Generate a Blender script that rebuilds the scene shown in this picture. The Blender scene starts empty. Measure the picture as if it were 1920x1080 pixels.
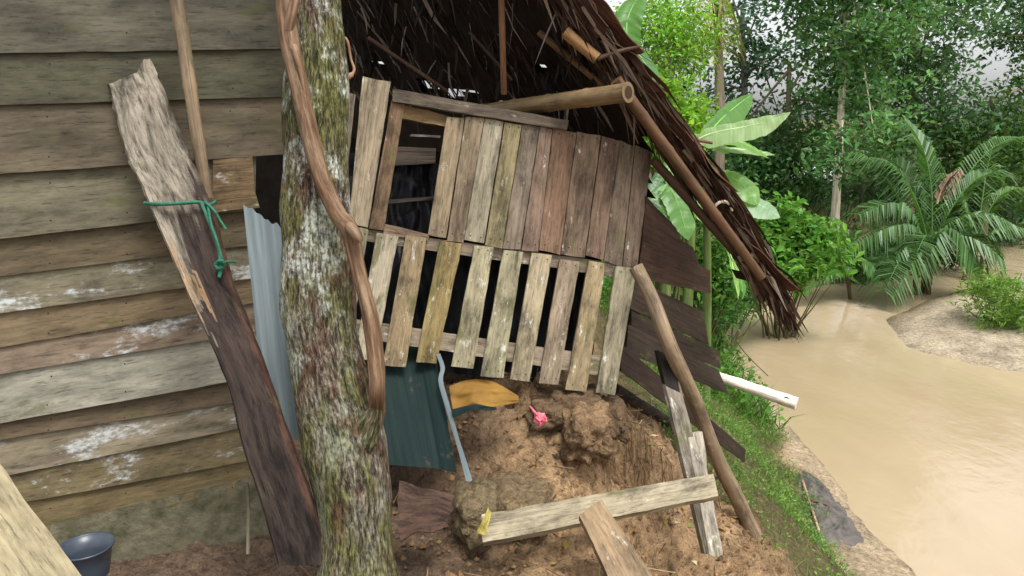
import bpy, math, random
import numpy as np
from mathutils import Vector, noise
R = math.radians
rng = np.random.default_rng(7)
random.seed(7)
scene = bpy.context.scene
COLL = scene.collection

# ------------------------------------------------------------------ camera, sky, sun, exposure
EYE = np.array([0.0, 0.0, 1.6]); PITCH = R(11.7); FPX = 1400.0
cam_data = bpy.data.cameras.new('camera'); cam = bpy.data.objects.new('camera', cam_data); COLL.objects.link(cam)
cam.location = EYE; cam.rotation_euler = (R(90) - PITCH, 0, 0)
cam_data.sensor_width = 36; cam_data.lens = 36 * FPX / 1920; cam_data.clip_end = 2000; cam_data.clip_start = 0.05
scene.camera = cam
world = bpy.data.worlds.new('World'); scene.world = world; world.use_nodes = True
wn = world.node_tree.nodes; wl = world.node_tree.links; wn.clear()
sky = wn.new('ShaderNodeTexSky'); sky.sky_type = 'NISHITA'; sky.sun_disc = False
SUN_EL, SUN_AZ = R(64), R(150)          # azimuth clockwise from +Y
sky.sun_elevation = SUN_EL; sky.sun_rotation = SUN_AZ; sky.dust_density = 4.0; sky.air_density = 1.0
hs = wn.new('ShaderNodeHueSaturation'); hs.inputs['Saturation'].default_value = 0.16
bgn = wn.new('ShaderNodeBackground'); bgn.inputs['Strength'].default_value = 0.15
wo = wn.new('ShaderNodeOutputWorld')
wl.new(sky.outputs[0], hs.inputs['Color']); wl.new(hs.outputs[0], bgn.inputs['Color']); wl.new(bgn.outputs[0], wo.inputs[0])
sl = bpy.data.lights.new('sun', 'SUN'); sun = bpy.data.objects.new('sun', sl); COLL.objects.link(sun)
sl.energy = 1.2; sl.angle = R(18); sl.color = (1.0, 0.96, 0.90)
sdir = Vector((math.sin(SUN_AZ) * math.cos(SUN_EL), math.cos(SUN_AZ) * math.cos(SUN_EL), math.sin(SUN_EL)))
sun.rotation_euler = sdir.to_track_quat('Z', 'Y').to_euler()
scene.view_settings.view_transform = 'Standard'; scene.view_settings.look = 'None'
scene.view_settings.exposure = 0.95; scene.view_settings.gamma = 1.0
scene.render.engine = 'CYCLES'
scene.cycles.max_bounces = 6; scene.cycles.diffuse_bounces = 4; scene.cycles.transmission_bounces = 4
scene.cycles.use_denoising = True

# ------------------------------------------------------------------ geometry helpers
FWD = np.array([0, math.cos(PITCH), -math.sin(PITCH)]); RGT = np.array([1.0, 0, 0]); UPC = np.array([0, math.sin(PITCH), math.cos(PITCH)])
def ray(px, py): return FWD + (px - 960) / FPX * RGT + (540 - py) / FPX * UPC
def P(px, py, d): return EYE + d * ray(px, py)
def GZ(px, py, z):
    r = ray(px, py); return EYE + r * ((z - EYE[2]) / r[2])
def nrm(v):
    v = np.asarray(v, float); return v / (np.linalg.norm(v) + 1e-12)
class Plane:
    def __init__(s, a, b, c):
        s.o = np.asarray(a, float); n = nrm(np.cross(b - s.o, c - s.o))
        s.n = n if np.dot(n, EYE - s.o) > 0 else -n      # towards the viewer's side of the wall
    def at(s, px, py, off=0.0):
        r = ray(px, py); t = np.dot(s.o - EYE, s.n) / np.dot(r, s.n)
        return EYE + r * t + s.n * off
def C(r, g, b, k=1.0):
    f = lambda c: (c / 255 / 12.92 if c <= 10 else ((c / 255 + .055) / 1.055) ** 2.4) * k
    return (f(r), f(g), f(b))
def bez(pts, n):
    pts = [np.asarray(p, float) for p in pts]
    t = np.linspace(0, 1, n)[:, None]
    if len(pts) == 2: return pts[0] * (1 - t) + pts[1] * t
    if len(pts) == 3: return pts[0] * (1 - t) ** 2 + 2 * pts[1] * t * (1 - t) + pts[2] * t * t
    return pts[0] * (1 - t) ** 3 + 3 * pts[1] * t * (1 - t) ** 2 + 3 * pts[2] * t * t * (1 - t) + pts[3] * t ** 3
def spline(pts, n):
    """Catmull-Rom through points."""
    p = np.array([np.asarray(q, float) for q in pts]); p = np.vstack([2 * p[0] - p[1], p, 2 * p[-1] - p[-2]])
    out = []; m = len(p) - 3
    for u in np.linspace(0, m - 1e-6, n):
        i = int(u); t = u - i; a, b, c, d = p[i:i + 4]
        out.append(.5 * ((2 * b) + (c - a) * t + (2 * a - 5 * b + 4 * c - d) * t * t + (3 * b - a - 3 * c + d) * t ** 3))
    return np.array(out)
def nz(x, y=0.0, z=0.0): return noise.noise(Vector((x, y, z)))

WLOC = {}
TONE = .62; DESAT = 1
class MB:
    def __init__(s): s.v = []; s.f = []; s.uv = []; s.c = []
    def add(s, verts, faces, uvs, col):
        b = len(s.v); s.v += [tuple(map(float, v)) for v in verts]
        for i, f in enumerate(faces):
            s.f.append(tuple(b + k for k in f))
            s.uv.append([uvs[k] for k in f] if uvs is not None else [(0, 0)] * len(f))
            s.c.append(col[i] if isinstance(col, list) else col)
    def grid(s, G, UV, col, closed=False, flip=False):
        n, m = G.shape[:2]; faces = []
        for i in range(n - 1):
            for j in range(m - 1):
                f = (i * m + j, (i + 1) * m + j, (i + 1) * m + j + 1, i * m + j + 1)
                faces.append(f[::-1] if flip else f)
        s.add(G.reshape(-1, 3), faces, [tuple(u) for u in UV.reshape(-1, 2)], col)
    def board(s, a, b, c, d, t, n, col0, nu=10, nv=2, jit=.004, endjit=0.0, warp=.004):
        """a->b and d->c run along the length, a->d across; front face on the given corners, thickness t behind."""
        a, b, c, d = [np.asarray(q, float) for q in (a, b, c, d)]; n = nrm(n); seed = random.uniform(0, 500); col = tuple(np.array(col0) * TONE + (1 - DESAT) * 0)
        L = np.linalg.norm(b - a); W = np.linalg.norm(d - a); uo = random.uniform(0, 50); vo = random.uniform(0, 50)
        ax = nrm(d - a); al = nrm(b - a)
        F = np.zeros((nu + 1, nv + 1, 3)); UV = np.zeros((nu + 1, nv + 1, 2))
        for i in range(nu + 1):
            u = i / nu
            for j in range(nv + 1):
                w = j / nv
                p = (a * (1 - u) + b * u) * (1 - w) + (d * (1 - u) + c * u) * w
                e = 1 if j == 0 else (-1 if j == nv else 0)
                p = p + ax * jit * (e * 1.0) * (nz(u * L * 9 + seed, j * 7.1) + .2 * nz(u * L * 40 + seed, j * 3.3))
                if i in (0, nu): p = p + al * endjit * nz(w * W * 60 + seed, i * 3.7, 5.0)
                p = p + n * warp * nz(u * 2 + seed, w * 2, 9.0)
                F[i, j] = p; UV[i, j] = (uo + u * L, vo + w * W)
        Bk = F - n * t
        self_flip = np.dot(np.cross(F[1, 0] - F[0, 0], F[0, 1] - F[0, 0]), n) < 0
        s.grid(F, UV, col, flip=self_flip); s.grid(Bk, UV, col, flip=not self_flip)
        for (row, brow, fl) in ((F[:, 0], Bk[:, 0], False), (F[:, -1], Bk[:, -1], True), (F[0], Bk[0], True), (F[-1], Bk[-1], False)):
            G = np.stack([row, brow], 1); q = len(row)
            U = np.zeros((q, 2, 2)); U[:, 0, 0] = uo + np.linspace(0, L, q); U[:, 1, 0] = U[:, 0, 0]; U[:, 1, 1] = t; U[:, :, 1] += vo
            s.grid(G, U, col, flip=self_flip if fl else not self_flip)
    def tube(s, pts, rad, col, seg=12, rough=0.0, cap=True, flat=1.0, fq=8.0):
        pts = np.asarray(pts, float); n = len(pts); rad = np.broadcast_to(np.asarray(rad, float), (n,))
        T = np.gradient(pts, axis=0); seed = random.uniform(0, 500)
        up = np.array([0, 1.0, 0]) if abs(nrm(T[0])[1]) < .8 else np.array([1.0, 0, 0])
        x = nrm(np.cross(up, T[0])); G = np.zeros((n, seg + 1, 3)); UV = np.zeros((n, seg + 1, 2)); l = 0; uo = random.uniform(0, 40)
        for i in range(n):
            t = nrm(T[i]); x = nrm(x - t * np.dot(x, t)); y = np.cross(t, x)
            if i: l += np.linalg.norm(pts[i] - pts[i - 1])
            for k in range(seg + 1):
                a = 2 * math.pi * k / seg
                r = rad[i]
                if rough:
                    q = pts[i] + r * (math.cos(a) * x + math.sin(a) * y)
                    r *= 1 + rough * (nz(q[0] * fq + seed, q[1] * fq, q[2] * fq * .6) + .5 * nz(q[0] * fq * 3 + seed, q[1] * fq * 3, q[2] * fq * 1.2))
                G[i, k] = pts[i] + r * (math.cos(a) * x + flat * math.sin(a) * y)
                UV[i, k] = (uo + l, k / seg * 2 * math.pi * rad.mean())
        s.grid(G, UV, col, flip=True)
        if cap:
            for i, fl in ((0, False), (n - 1, True)):
                ring = [tuple(G[i, k]) for k in range(seg)]; f = list(range(seg))
                s.add(ring, [tuple(f[::-1] if fl else f)][::1], [(uo + .01 * math.cos(k), .01 * math.sin(k)) for k in range(seg)], col)
    def quads(s, Q, cols, nper=4):
        """Q: (n, nper, 3) separate faces; cols (n,3)."""
        b = len(s.v); n = len(Q); s.v += [tuple(p) for p in Q.reshape(-1, 3).tolist()]
        for i in range(n):
            s.f.append(tuple(range(b + i * nper, b + (i + 1) * nper)))
            s.uv.append([(0, 0), (1, 0), (1, 1), (0, 1)][:nper] if nper <= 4 else [(0, 0)] * nper)
        s.c += [tuple(c) for c in np.asarray(cols).tolist()]
    def build(s, name, mat, parent=None, smooth=False, loc=None):
        base = np.zeros(3)
        if loc is not None: base = np.asarray(loc, float)
        elif parent is None:
            V = np.array(s.v); base = np.array([V[:, 0].mean(), V[:, 1].mean(), V[:, 2].min()])
        else: base = WLOC[parent.name]
        me = bpy.data.meshes.new(name)
        V = np.array(s.v) - base
        me.from_pydata(V.tolist(), [], s.f)
        uv = me.uv_layers.new(name='UVMap'); flat = np.array([c for f in s.uv for q in f for c in q], dtype=np.float32); uv.data.foreach_set('uv', flat)
        ca = me.color_attributes.new('Col', 'FLOAT_COLOR', 'CORNER')
        cc = np.array([tuple(c) + (1.0,) for f, c in zip(s.f, s.c) for _ in f], dtype=np.float32).ravel(); ca.data.foreach_set('color', cc)
        if smooth: me.polygons.foreach_set('use_smooth', np.ones(len(me.polygons), dtype=bool))
        me.materials.append(mat); me.update()
        o = bpy.data.objects.new(name, me); COLL.objects.link(o)
        if parent is None: o.location = base
        else:
            o.parent = parent; o.location = base - WLOC[parent.name]
        WLOC[o.name] = base
        return o
def tag(o, label=None, cat=None, group=None, kind=None):
    if label: o['label'] = label
    if cat: o['category'] = cat
    if group: o['group'] = group
    if kind: o['kind'] = kind
    return o
def thing(name, label, cat, loc, group=None):
    o = bpy.data.objects.new(name, None); COLL.objects.link(o); o.location = loc; o.empty_display_size = .1
    WLOC[o.name] = np.asarray(loc, float)
    return tag(o, label, cat, group)

# ------------------------------------------------------------------ materials
class NT:
    def __init__(s, name):
        s.m = bpy.data.materials.new(name); s.m.use_nodes = True; s.t = s.m.node_tree; s.t.nodes.clear()
        s.out = s.n('ShaderNodeOutputMaterial')
    def n(s, typ, **kw):
        x = s.t.nodes.new(typ)
        for k, v in kw.items():
            if hasattr(x, k): setattr(x, k, v)
        return x
    def link(s, a, b): s.t.links.new(a, b)
    def noise(s, vec, scale, detail=4, rough=.6, dist=0.0):
        x = s.n('ShaderNodeTexNoise'); x.inputs['Scale'].default_value = scale; x.inputs['Detail'].default_value = detail
        x.inputs['Roughness'].default_value = rough; x.inputs['Distortion'].default_value = dist
        if vec is not None: s.link(vec, x.inputs['Vector'])
        return x.outputs['Fac']
    def mapping(s, vec, scale=(1, 1, 1), loc=(0, 0, 0)):
        x = s.n('ShaderNodeMapping'); x.inputs['Scale'].default_value = scale; x.inputs['Location'].default_value = loc; s.link(vec, x.inputs['Vector']); return x.outputs[0]
    def ramp(s, fac, stops):
        x = s.n('ShaderNodeValToRGB'); e = x.color_ramp.elements
        while len(e) < len(stops): e.new(.5)
        for i, (p, c) in enumerate(stops):
            e[i].position = p; e[i].color = (c if len(c) == 4 else tuple(c) + (1,)) if isinstance(c, tuple) else (c, c, c, 1)
        s.link(fac, x.inputs[0]); return x.outputs[0]
    def mix(s, fac, a, b, mode='MIX'):
        x = s.n('ShaderNodeMix', data_type='RGBA', blend_type=mode)
        for k, v in ((0, fac), (6, a), (7, b)):
            if isinstance(v, (int, float)): x.inputs[k].default_value = v
            elif isinstance(v, tuple): x.inputs[k].default_value = v if len(v) == 4 else v + (1,)
            else: s.link(v, x.inputs[k])
        return x.outputs[2]
    def math(s, op, a, b=0.0):
        x = s.n('ShaderNodeMath', operation=op)
        for k, v in ((0, a), (1, b)):
            if isinstance(v, (int, float)): x.inputs[k].default_value = v
            else: s.link(v, x.inputs[k])
        return x.outputs[0]
    def bump(s, h, strength=.5, dist=.01):
        x = s.n('ShaderNodeBump'); x.inputs['Strength'].default_value = strength; x.inputs['Distance'].default_value = dist; s.link(h, x.inputs['Height']); return x.outputs[0]
    def pbr(s, col, rough, normal=None, metal=0.0, spec=.4):
        x = s.n('ShaderNodeBsdfPrincipled')
        if isinstance(col, tuple): x.inputs['Base Color'].default_value = col + (1,)
        else: s.link(col, x.inputs['Base Color'])
        if isinstance(rough, (int, float)): x.inputs['Roughness'].default_value = rough
        else: s.link(rough, x.inputs['Roughness'])
        x.inputs['Metallic'].default_value = metal; x.inputs['Specular IOR Level'].default_value = spec
        if normal is not None: s.link(normal, x.inputs['Normal'])
        s.link(x.outputs[0], s.out.inputs[0]); return x
    def uv(s): return s.n('ShaderNodeUVMap').outputs[0]
    def col(s):
        x = s.n('ShaderNodeAttribute'); x.attribute_name = 'Col'; return x.outputs['Color']
    def geo(s): return s.n('ShaderNodeNewGeometry').outputs['Position']

def wood(name, grain=.55, lichen=.0, moss=.0, stain=.5, rough=.8, bump=.5, gu=3.0, gv=60.0, lichen_col=(.62, .62, .56), lscale=5):
    """Weathered timber: tint comes from the mesh, grain runs along u."""
    k = NT(name); uv = k.uv(); g1 = k.noise(k.mapping(uv, (gu, gv, 1)), 1.0, 6, .65, .6); g2 = k.noise(k.mapping(uv, (gu * 2.5, gv * 3, 1)), 1.0, 3, .6)
    st = k.noise(k.mapping(uv, (1.6, 4, 1), (3, 7, 0)), 1.8, 7, .72, .3)
    f = k.ramp(g1, [(.34, 1 - grain), (.49, 1.0), (.66, 1.22)])
    c = k.mix(1.0, k.col(), f, 'MULTIPLY')
    f2 = k.ramp(st, [(.36, 1 - stain), (.48, .95), (.62, 1.28)])
    blot = k.noise(k.mapping(uv, (5, 14, 1), (8, 1, 0)), 1.6, 7, .75)
    f2 = k.mix(1.0, f2, k.ramp(blot, [(.35, 1 - .7 * stain), (.47, 1.0)]), 'MULTIPLY')
    c = k.mix(1.0, c, f2, 'MULTIPLY')
    cr = k.ramp(g2, [(.33, .3), (.42, 1.0)])
    c = k.mix(.7, c, cr, 'MULTIPLY')
    if moss:
        mf = k.ramp(k.noise(k.mapping(uv, (2, 4, 1), (11, 3, 0)), 2.2, 6, .7), [(.60 - .18 * moss, 0.0), (.72 - .18 * moss, .75)])
        c = k.mix(mf, c, (.085, .088, .03))
    if lichen:
        lf = k.ramp(k.noise(k.mapping(uv, (1.0, 2.2, 1), (5, 9, 0)), lscale, 7, .72), [(.63 - .14 * lichen, 0.0), (.70 - .14 * lichen, .85)])
        lf2 = k.ramp(k.noise(k.mapping(uv, (1, 1.5, 1)), 38, 3, .6), [(.38, 0.15), (.6, 1.0)])
        c = k.mix(k.math('MULTIPLY', lf, lf2), c, lichen_col)
    h = k.math('ADD', g1, k.math('MULTIPLY', g2, .5))
    k.pbr(c, rough, k.bump(h, bump, .006), spec=.25)
    return k.m
M = {}
M['siding'] = wood('weathered_siding', .22, .0, .12, .42, gu=5, gv=34, bump=.3)
M['siding_lichen'] = wood('siding_with_white_mould', .22, .66, .15, .5, gu=5, gv=34, bump=.3, lichen_col=(.50, .53, .53), lscale=3.2)
M['slat'] = wood('grey_weathered_slats', .36, .36, .4, .6, gu=5, gv=55, bump=.6, lscale=9)
M['board'] = wood('brown_weathered_boards', .36, .12, .12, .58, gu=4, gv=55, bump=.6, lscale=7)
M['rotten'] = wood('rotten_timber', .6, .0, .05, .75, .85, 1.0, 7, 34, (.38, .35, .29), 8)
M['dark_wood'] = wood('dark_boards', .5, .0, .1, .5, .6, .5)
M['pole'] = wood('peeled_pole', .35, .1, .15, .5, .6, .3, 2, 30)
M['bamboo'] = wood('dry_bamboo', .3, .0, .1, .4, .45, .2, 1.5, 40)
M['pale_pole'] = wood('bleached_pole', .15, .0, .15, .35, .5, .2, 2, 20)
M['fibre'] = wood('dry_thatch_fibre', .4, .0, .0, .4, .75, .3, 3, 80)

def make_bark():
    k = NT('mossy_bark'); uv = k.uv(); g = k.geo()
    crack = k.ramp(k.noise(k.mapping(uv, (14, 62, 1)), 1, 7, .75, .8), [(.36, 0.0), (.50, 1.0)])
    fine = k.noise(k.mapping(uv, (30, 110, 1)), 1, 6, .7)
    big = k.noise(k.mapping(g, (1, 1, .45), (2, 1, 4)), 5.5, 5, .65)
    mid = k.noise(k.mapping(g, (1, 1, .5)), 16, 5, .7)
    c = k.ramp(fine, [(.36, (.03, .021, .014)), (.5, (.125, .098, .068)), (.63, (.32, .275, .205))])
    mossf = k.ramp(big, [(.42, 0.0), (.54, .92)])
    mossc = k.ramp(fine, [(.37, (.028, .032, .008)), (.62, (.185, .19, .055))])
    c = k.mix(k.math('MULTIPLY', mossf, k.ramp(mid, [(.3, .2), (.55, 1.0)])), c, mossc)
    redf = k.ramp(k.noise(k.mapping(g, (1, 1, .35), (7, 2, 1)), 6, 5, .7), [(.52, 0.0), (.60, .85)])
    c = k.mix(redf, c, k.ramp(fine, [(.37, (.03, .014, .008)), (.62, (.15, .075, .045))]))
    lf = k.ramp(k.noise(k.mapping(g, (1, 1, .6), (1, 6, 2)), 8, 7, .75), [(.49, 0.0), (.58, .95)])
    zz = k.n('ShaderNodeSeparateXYZ'); k.link(g, zz.inputs[0])
    hi = k.ramp(k.math('MULTIPLY', zz.outputs[2], .5), [(.25, .22), (.72, 1.0)])
    lf = k.math('MULTIPLY', k.math('MULTIPLY', lf, hi), k.ramp(k.noise(k.mapping(uv, (60, 90, 1)), 1, 3), [(.36, 0.0), (.55, 1.0)]))
    c = k.mix(lf, c, (.56, .60, .53))
    c = k.mix(.8, c, crack, 'MULTIPLY')
    h = k.math('ADD', k.math('MULTIPLY', crack, .6), k.math('ADD', fine, k.math('MULTIPLY', mid, .6)))
    k.pbr(c, .85, k.bump(h, .9, .012), spec=.2); return k.m
M['bark'] = make_bark()
def make_liana():
    k = NT('smooth_red_brown_bark'); uv = k.uv(); f = k.noise(k.mapping(uv, (6, 70, 1)), 1, 6, .7); b = k.noise(k.mapping(uv, (4, 12, 1)), 1, 5, .7)
    c = k.ramp(f, [(.34, (.038, .02, .011)), (.5, (.125, .068, .035)), (.66, (.26, .165, .095))])
    c = k.mix(k.ramp(b, [(.5, 0.0), (.68, .7)]), c, (.30, .22, .14))
    k.pbr(c, .7, k.bump(f, .6, .006), spec=.3); return k.m
M['liana'] = make_liana()
def make_trunk():
    k = NT('pale_trunk_bark'); uv = k.uv(); f = k.noise(k.mapping(uv, (1, 9, 1)), 2, 5, .7)
    c = k.mix(1.0, k.col(), k.ramp(f, [(.3, .45), (.6, 1.15)]), 'MULTIPLY'); k.pbr(c, .85, k.bump(f, .6, .03), spec=.2); return k.m
M['trunk'] = make_trunk()
def leafmat(name, trans=.35, rough=.45):
    k = NT(name); col = k.col()
    d = k.n('ShaderNodeBsdfDiffuse'); t = k.n('ShaderNodeBsdfTranslucent'); gl = k.n('ShaderNodeBsdfGlossy'); gl.inputs['Roughness'].default_value = rough
    gl.inputs['Color'].default_value = (.9, .95, .9, 1)
    k.link(col, d.inputs[0]); k.link(k.mix(1.0, col, (1.3, 1.5, .6), 'MULTIPLY'), t.inputs[0])
    m1 = k.n('ShaderNodeMixShader'); m1.inputs[0].default_value = trans; k.link(d.outputs[0], m1.inputs[1]); k.link(t.outputs[0], m1.inputs[2])
    fr = k.n('ShaderNodeFresnel'); fr.inputs[0].default_value = 1.4
    m2 = k.n('ShaderNodeMixShader'); k.link(k.math('MULTIPLY', fr.outputs[0], .08), m2.inputs[0]); k.link(m1.outputs[0], m2.inputs[1]); k.link(gl.outputs[0], m2.inputs[2])
    k.link(m2.outputs[0], k.out.inputs[0]); return k.m
M['leaf'] = leafmat('leaf_green')
def make_banana():
    k = NT('banana_leaf'); uv = k.uv(); w = k.noise(k.mapping(uv, (55, 1.5, 1)), 1, 3, .5)
    c = k.mix(1.0, k.col(), k.ramp(w, [(.3, .78), (.7, 1.15)]), 'MULTIPLY')
    d = k.n('ShaderNodeBsdfPrincipled'); d.inputs['Roughness'].default_value = .35; k.link(c, d.inputs['Base Color']); k.link(k.bump(w, .25, .01), d.inputs['Normal'])
    t = k.n('ShaderNodeBsdfTranslucent'); k.link(k.mix(1.0, c, (1.3, 1.6, .5), 'MULTIPLY'), t.inputs[0])
    m = k.n('ShaderNodeMixShader'); m.inputs[0].default_value = .4; k.link(d.outputs[0], m.inputs[1]); k.link(t.outputs[0], m.inputs[2]); k.link(m.outputs[0], k.out.inputs[0]); return k.m
M['banana'] = make_banana()
def make_ground():
    k = NT('earth_and_bank'); g = k.geo(); col = k.col()
    a = k.noise(g, 3.0, 8, .7); b = k.noise(g, 22, 7, .72); c3 = k.noise(g, 90, 4, .7)
    c = k.mix(1.0, col, k.ramp(a, [(.36, .7), (.5, 1.0), (.64, 1.2)]), 'MULTIPLY')
    c = k.mix(1.0, c, k.ramp(b, [(.34, .5), (.49, 1.0), (.64, 1.35)]), 'MULTIPLY')
    c = k.mix(.6, c, k.ramp(c3, [(.36, .5), (.6, 1.25)]), 'MULTIPLY')
    v = k.n('ShaderNodeTexVoronoi'); v.inputs['Scale'].default_value = 26; k.link(k.mix(.08, g, k.n('ShaderNodeTexNoise').outputs['Color'], 'ADD'), v.inputs['Vector'])
    h = k.math('ADD', k.math('MULTIPLY', b, 1.4), k.math('ADD', k.math('MULTIPLY', c3, .45), k.math('MULTIPLY', v.outputs['Distance'], .5)))
    k.pbr(c, .9, k.bump(h, .9, .04), spec=.15); return k.m
M['ground'] = make_ground()
def make_water():
    k = NT('muddy_river_water'); g = k.geo()
    f = k.noise(k.mapping(g, (1, .35, 1)), .5, 4, .6)
    c = k.ramp(f, [(.3, (.35, .27, .163)), (.66, (.44, .345, .222))])
    r1 = k.noise(k.mapping(g, (1, .6, 1)), 1.5, 4, .55, .5); r2 = k.noise(k.mapping(g, (1, .7, 1)), 7, 3, .5)
    k.pbr(c, .04, k.bump(k.math('ADD', r1, k.math('MULTIPLY', r2, .35)), .15, .1), spec=.75); return k.m
M['water'] = make_water()
def make_metal(name, c0, c1, rough, metal, streak):
    k = NT(name); uv = k.uv(); s1 = k.noise(k.mapping(uv, (1.5, 30, 1)), 1, 5, .6); s2 = k.noise(k.mapping(uv, (3, 6, 1)), 1.6, 6, .7)
    c = k.ramp(s1, [(.3, c0), (.7, c1)])
    c = k.mix(k.ramp(s2, [(.60, 0.0), (.78, streak)]), c, (.16, .11, .07))
    k.pbr(c, rough, k.bump(s2, .25, .006), metal=metal, spec=.05); return k.m
M['zinc'] = make_metal('galvanised_sheet', (.14, .175, .185), (.24, .285, .295), .5, .1, .6)
M['teal'] = make_metal('green_painted_sheet', (.007, .015, .0145), (.016, .030, .028), .6, .05, .75)
def make_plain(name, c0, c1, rough=.5, scale=12, bump=.2, spec=.4, uvmap=False):
    k = NT(name); g = k.geo(); f = k.noise(g, scale, 6, .65); k.pbr(k.ramp(f, [(.3, c0), (.7, c1)]), rough, k.bump(f, bump, .02), spec=spec); return k.m
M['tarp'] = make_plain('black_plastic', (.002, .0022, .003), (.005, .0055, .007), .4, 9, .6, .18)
M['concrete'] = make_plain('mossy_concrete', (.05, .052, .026), (.17, .15, .10), .9, 14, .8, .2)
M['rock'] = make_plain('mossy_earth_block', (.055, .052, .03), (.17, .145, .095), .9, 9, 1.0, .2)
M['clod'] = make_plain('brown_clay', (.12, .075, .04), (.30, .20, .115), .95, 14, 1.0, .1)
M['rope'] = make_plain('green_rope', (.012, .085, .05), (.03, .19, .11), .6, 60, .4)
M['sack'] = make_plain('orange_cloth', (.15, .075, .012), (.27, .145, .02), .8, 5, .08)
M['pink'] = make_plain('pink_wrapper', (.45, .02, .05), (.75, .25, .3), .4, 50, .4)
M['pvc'] = make_plain('white_pipe', (.62, .6, .55), (.82, .8, .76), .4, 7, .05)
M['plastic'] = make_plain('dark_plastic', (.035, .045, .06), (.06, .075, .10), .3, 7, .05)
M['dark_sheet'] = make_plain('wet_dark_sheet', (.05, .045, .042), (.15, .13, .115), .6, 12, 1.0, .4)
M['far_wall'] = make_plain('far_house_wall', (.06, .05, .045), (.11, .09, .08), .8, 3, .2)
M['far_roof'] = make_plain('pale_roof', (.5, .52, .55), (.66, .68, .7), .5, 3, .1)
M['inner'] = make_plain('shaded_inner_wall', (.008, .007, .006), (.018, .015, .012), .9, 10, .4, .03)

# ------------------------------------------------------------------ river and ground
WZ = -1.8
WPOLY = np.array([(3.0, -12), (3.1, 3), (3.2, 6), (3.3, 8.5), (3.55, 11.5), (3.9, 13.4), (5.3, 15.4), (8, 17.4), (12, 20.5), (20, 27), (60, 60),
                  (75, 60), (24, 24), (14.5, 18.6), (9.6, 15.7), (7.0, 13.6), (6.35, 11.6), (7.1, 10.5), (8.6, 9.8), (13, 8.6), (40, 6), (40, -12)], float)
def wdist(x, y):
    """signed distance to the water's edge: positive on land."""
    x = np.asarray(x, float); y = np.asarray(y, float); d = np.full(x.shape, 1e9); ins = np.zeros(x.shape, bool); n = len(WPOLY)
    for i in range(n):
        ax, ay = WPOLY[i]; bx, by = WPOLY[(i + 1) % n]; ex, ey = bx - ax, by - ay
        t = np.clip(((x - ax) * ex + (y - ay) * ey) / (ex * ex + ey * ey), 0, 1)
        d = np.minimum(d, np.hypot(x - ax - t * ex, y - ay - t * ey))
        c = (ay > y) != (by > y)
        with np.errstate(divide='ignore', invalid='ignore'):
            ins ^= c & (x < ex * (y - ay) / (ey if ey else 1e-9) + ax)
    return np.where(ins, -d, d)
def fbm(x, y, s=0.0, o=3):
    return np.array([noise.fractal(Vector((a, b, s)), 1.0, 2.0, o) for a, b in zip(np.ravel(x).tolist(), np.ravel(y).tolist())], float).reshape(np.shape(x))
def sm(a, b, x):
    t = np.clip((x - a) / (b - a), 0, 1); return t * t * (3 - 2 * t)
def gz(x, y, detail=True):
    x = np.atleast_1d(np.asarray(x, float)); y = np.atleast_1d(np.asarray(y, float))
    near = (np.abs(x) < 8) & (y < 22) & (y > -3)
    n1 = np.zeros(x.shape); n2 = np.zeros(x.shape); 
    n1[near] = fbm(x[near] * .9, y[near] * .9, 1.0)
    d = wdist(x, y); dd = d + .18 * n1
    left = np.where(dd < .55, .22 * dd, .12 + .80 * (dd - .55)); left = np.where(dd > 2.65, 1.80 + .03 * (dd - 2.65), left)
    far = .10 + np.minimum(.45 * np.maximum(dd, 0), 1.3) + .02 * np.maximum(dd - 3, 0)
    bar = .26 * (1 - np.exp(-np.maximum(dd, 0) / 1.0)) + .05 * np.maximum(dd - 4, 0)
    isbar = sm(0, 2, (x - 5.0) - np.maximum(0, (y - 12.0) * 1.22)) ; isfar = sm(12.5, 15, y + 0 * x)
    land = left * (1 - isfar) + far * isfar; land = land * (1 - isbar) + bar * isbar
    z = WZ + np.where(d > 0, land, np.maximum(-.9, .4 * d))
    if detail:
        q = near & (d > -.2)
        # the mound of earth under the leaning wall, cut by the slip
        z = z - .26 * sm(3.95, 3.4, y + .12 * np.sin(x * 5 + 1)) * sm(1.6, .9, x) - .10 * sm(.9, 1.4, x) * sm(5, 3.5, y)
        m = np.exp(-(((x - .15) / np.where(x > .15, .72, .95)) ** 2 + ((y - 4.5) / .62) ** 2))
        z = z + .34 * m
        cut = sm(.35, .6, x) * sm(1.35, 1.0, x) * sm(3.1, 3.4, y) * sm(4.2, 3.9, y); z = z - .14 * cut
        near2 = q & (x < 2.4) & (x > -1.8) & (y > 2) & (y < 5.4); idx = np.where(near2)[0]; bl = np.zeros(len(idx))
        for t_, ii in enumerate(idx):
            dist, pv = noise.voronoi(Vector((x[ii] * 4.2 + .5 * nz(x[ii] * 6, y[ii] * 6), y[ii] * 4.2 + .5 * nz(y[ii] * 6, x[ii] * 6, 3), 0)))
            e = dist[1] - dist[0]; bl[t_] = .12 * nz(pv[0][0] * 3.1, pv[0][1] * 3.7, 2) * min(1, e * 5) - .065 * max(0, 1 - e * 6)
        wgt = sm(1.9, 1.2, x[idx]) * (.35 + .65 * sm(3.2, 3.5, y[idx])) * sm(-1.1, -.5, x[idx]); z[idx] += bl * wgt
        amp = np.where(x < 1.7, 1.0, np.where(x < 4.6, .5, .12)) * (.2 + .8 * sm(.1, .9, d))
        z[q] += .075 * amp[q] * fbm(x[q] * 3.2, y[q] * 3.2, 3.0, 4) + .045 * amp[q] * fbm(x[q] * 11, y[q] * 11, 6.0, 3)
    return z
def axis_pts(segs):
    out = []
    for a, b, st in segs: out += list(np.arange(a, b, st))
    return np.array(out + [segs[-1][1]])
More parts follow.
